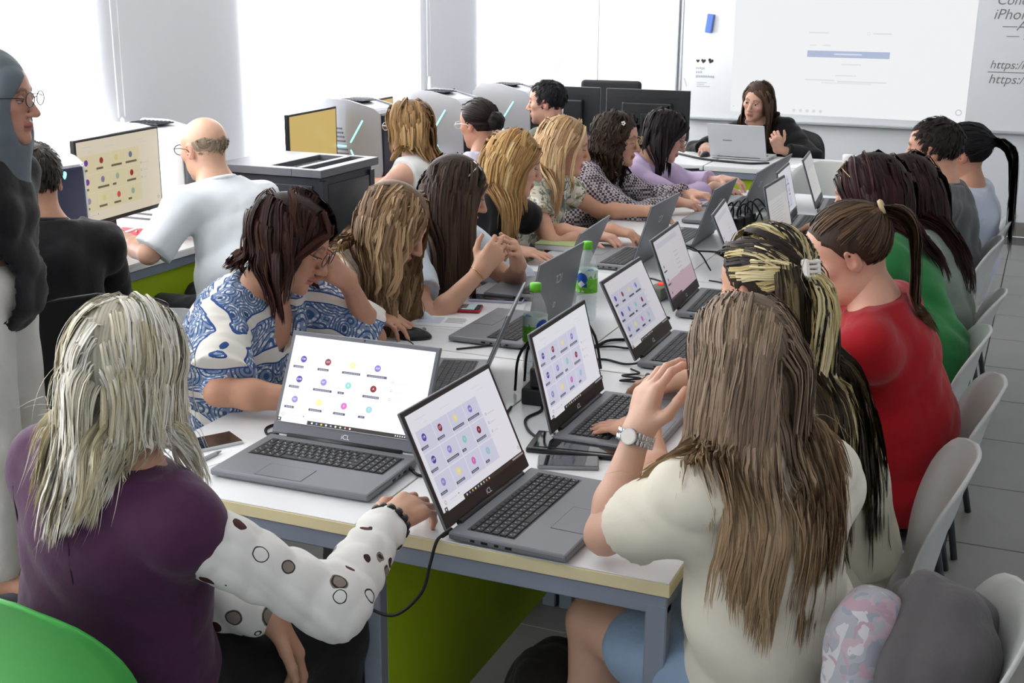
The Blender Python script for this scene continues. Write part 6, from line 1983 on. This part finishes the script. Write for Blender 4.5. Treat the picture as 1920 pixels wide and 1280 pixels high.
tq = P18['tie']; MB().tube([tuple(tq + P18['Rh'] @ np.array([.017 * math.cos(a), -.006, .017 * math.sin(a)])) for a in np.linspace(0, 6.28, 14, endpoint=False)], .007, closed=True).build('hair_tie', M('tie_beige', '#cbb48c', .5), P18['e'])
P19 = person('woman in a green shirt with dark red hair and sunglasses pushed up', (-.33, 3.86), 178, (-.485, 3.99, 1.185), 176, 14, 0, skin='#d3a48e', near=1, seed=29, fat=1.1,
             L=dict(w=(-.80, 3.78, .80)), R=dict(w=(-.80, 4.20, .80)),
             top=dict(name='shirt', mat=cloth('green_shirt', '#2a7a42', .2), sleeve=.8, off=.02, loose=.06, slo=.03, wr=.008, collar=True),
             hair=dict(style='long', cols=['#2b1416', '#3a1a1c', '#1e0e10'], len=.36, guides=240, kids=8, steps=18, vol=.018, wave=.004, freq=1.2, width=.0036, clump=.012, side=.75, back=.85, gather=.5, fly=.04))
glasses(P19['e'], P19['Rh'], P19['hc'], m_gl_gold, z=.105, y=.06, up_on_head=.9, tint=m_tint)
P20 = person('woman in a grey-green hoodie with dark red hair, behind the green shirt', (-.33, 4.34), 178, (-.43, 4.42, 1.135), 172, 14, 0, skin='#d3a48e', near=0, seed=30,
             L=dict(w=(-.80, 4.40, .80)), R=dict(w=(-.80, 4.75, .80)),
             top=dict(name='hoodie', mat=cloth('grey_green_hoodie', '#7f8a80', .2), sleeve=1.85, off=.024, loose=.05, slo=.03, wr=.010, collar=True),
             hair=dict(style='long', cols=['#28100f', '#36171a', '#1b0b0d'], len=.42, guides=220, kids=7, steps=18, vol=.022, wave=.005, freq=1.4, width=.004, clump=.012, side=.7, back=.9, drift=(.06, -.12, 0), gather=.5, fly=.04))
P21 = person('short-haired man in a grey jacket on the aisle side of the table', (-.38, 5.28), 178, (-.41, 5.30, 1.185), 172, 4, 0, skin='#c8967e', man=True, near=1, seed=31,
             L=dict(w=(-.84, 5.14, .80)), R=dict(w=(-.84, 5.55, .80)),
             top=dict(name='jacket', mat=cloth('grey_jacket', '#55595a', .2), sleeve=1.88, off=.024, loose=.05, slo=.026, wr=.008, collar=True),
             hair=dict(style='short', cols=['#221c19', '#2d2521'], len=.030, guides=520, kids=7, steps=4, vol=.007, wave=.0, width=.0016, clump=.007, gather=.2, fly=.02))
P22 = person('woman in a pale blue shirt with a long black ponytail', (-.35, 5.80), 178, (-.325, 5.76, 1.125), 174, 6, 0, skin='#c08e76', near=1, seed=32,
             L=dict(w=(-.80, 5.70, .80)), R=dict(w=(-.80, 6.05, .80)),
             top=dict(name='shirt', mat=cloth('pale_blue_grey_shirt', '#c3cbdc', .15, .8, .02), sleeve=1.8, off=.02, loose=.05, slo=.026, wr=.009),
             hair=dict(style='pony', tie=(.0, -.118, .05), cols=['#0e0e11', '#17171b'], len=.56, guides=240, kids=7, steps=22, vol=.008, wave=.005, freq=1.2, width=.0036, clump=.012, gather=.35, fly=.04, tail_dir=(0, -.6, .0), tail_drift=(0, -.06, 0)))

# ------------------------------------------------------------------ coat, cloth and bags at the near right chair and under the table
def soft(name, label, cat, prims, mat, h, amp, lam, seed, part):
    V, F = grid_mesh(prims, h, wrinkles(amp, lam, seed))
    c = V.mean(0); c[2] = V[:, 2].min()
    e = empty(name, tuple(c), 0, label, cat)
    link(part, np_mesh(part, V - c, F), mat, e)
    return e
R_ = rotz(.35)
coat_e = soft('coat', 'dark grey coat hung over the chair back beside the cream T-shirt woman', 'coat',
     [ell((-.07, 1.99, .66), (.075, .16, .19), R_, k=.06), ell((-.075, 2.01, .78), (.075, .13, .07), R_, k=.05), cone((-.09, 1.90, .72), (-.06, 1.88, .54), .06, .08, k=.06), cone((-.04, 2.10, .72), (-.06, 2.10, .54), .06, .08, k=.06)],
     cloth('dark_grey_coat_cloth', '#5a5759', .3), .010, .012, .12, 41, 'coat_body')
soft('floral_cloth', 'grey and pink floral bag bulging beside the cream T-shirt woman on her chair', 'bag',
     [ell((-.185, 1.97, .72), (.065, .085, .10), k=.05), ell((-.17, 1.92, .58), (.075, .09, .12), k=.05), ell((-.18, 1.98, .80), (.045, .06, .045), k=.05)],
     pat_floral('grey_pink_floral', '#a9abb3', ['#bda8b2', '#9a9ea8', '#c9c9ce', '#b59ba6'], 10), .008, .006, .09, 42, 'bag_body')
sb = empty('strap', (-.14, 1.86, .46), 0, 'tan leather bag strap slanting in front of the floral bag', 'strap')
MB().tube(spline([(-.05, -.02, -.10), (-.01, -.012, .06), (.035, 0, .20), (.05, .012, .26)], 6), .013, n=6).build('strap_band', M('tan_leather', '#7d6544', .6), sb)
bg = soft('black_bag', 'black and olive bag on the floor under the near desk beside bare knees', 'bag',
     [ell((-.90, 2.42, .18), (.13, .16, .17), k=.05), ell((-.88, 2.34, .30), (.09, .10, .08), k=.05)], cloth('black_bag_cloth', '#25221f', .3), .010, .008, .12, 43, 'bag_body')
MB().box((.0, -.15, .17), (.18, .03, .20), bev=.014, rot=(0, 0, .2)).build('olive_pocket', cloth('olive_pocket', '#55573a', .3), bg)
print('STRETCH', PLOG)
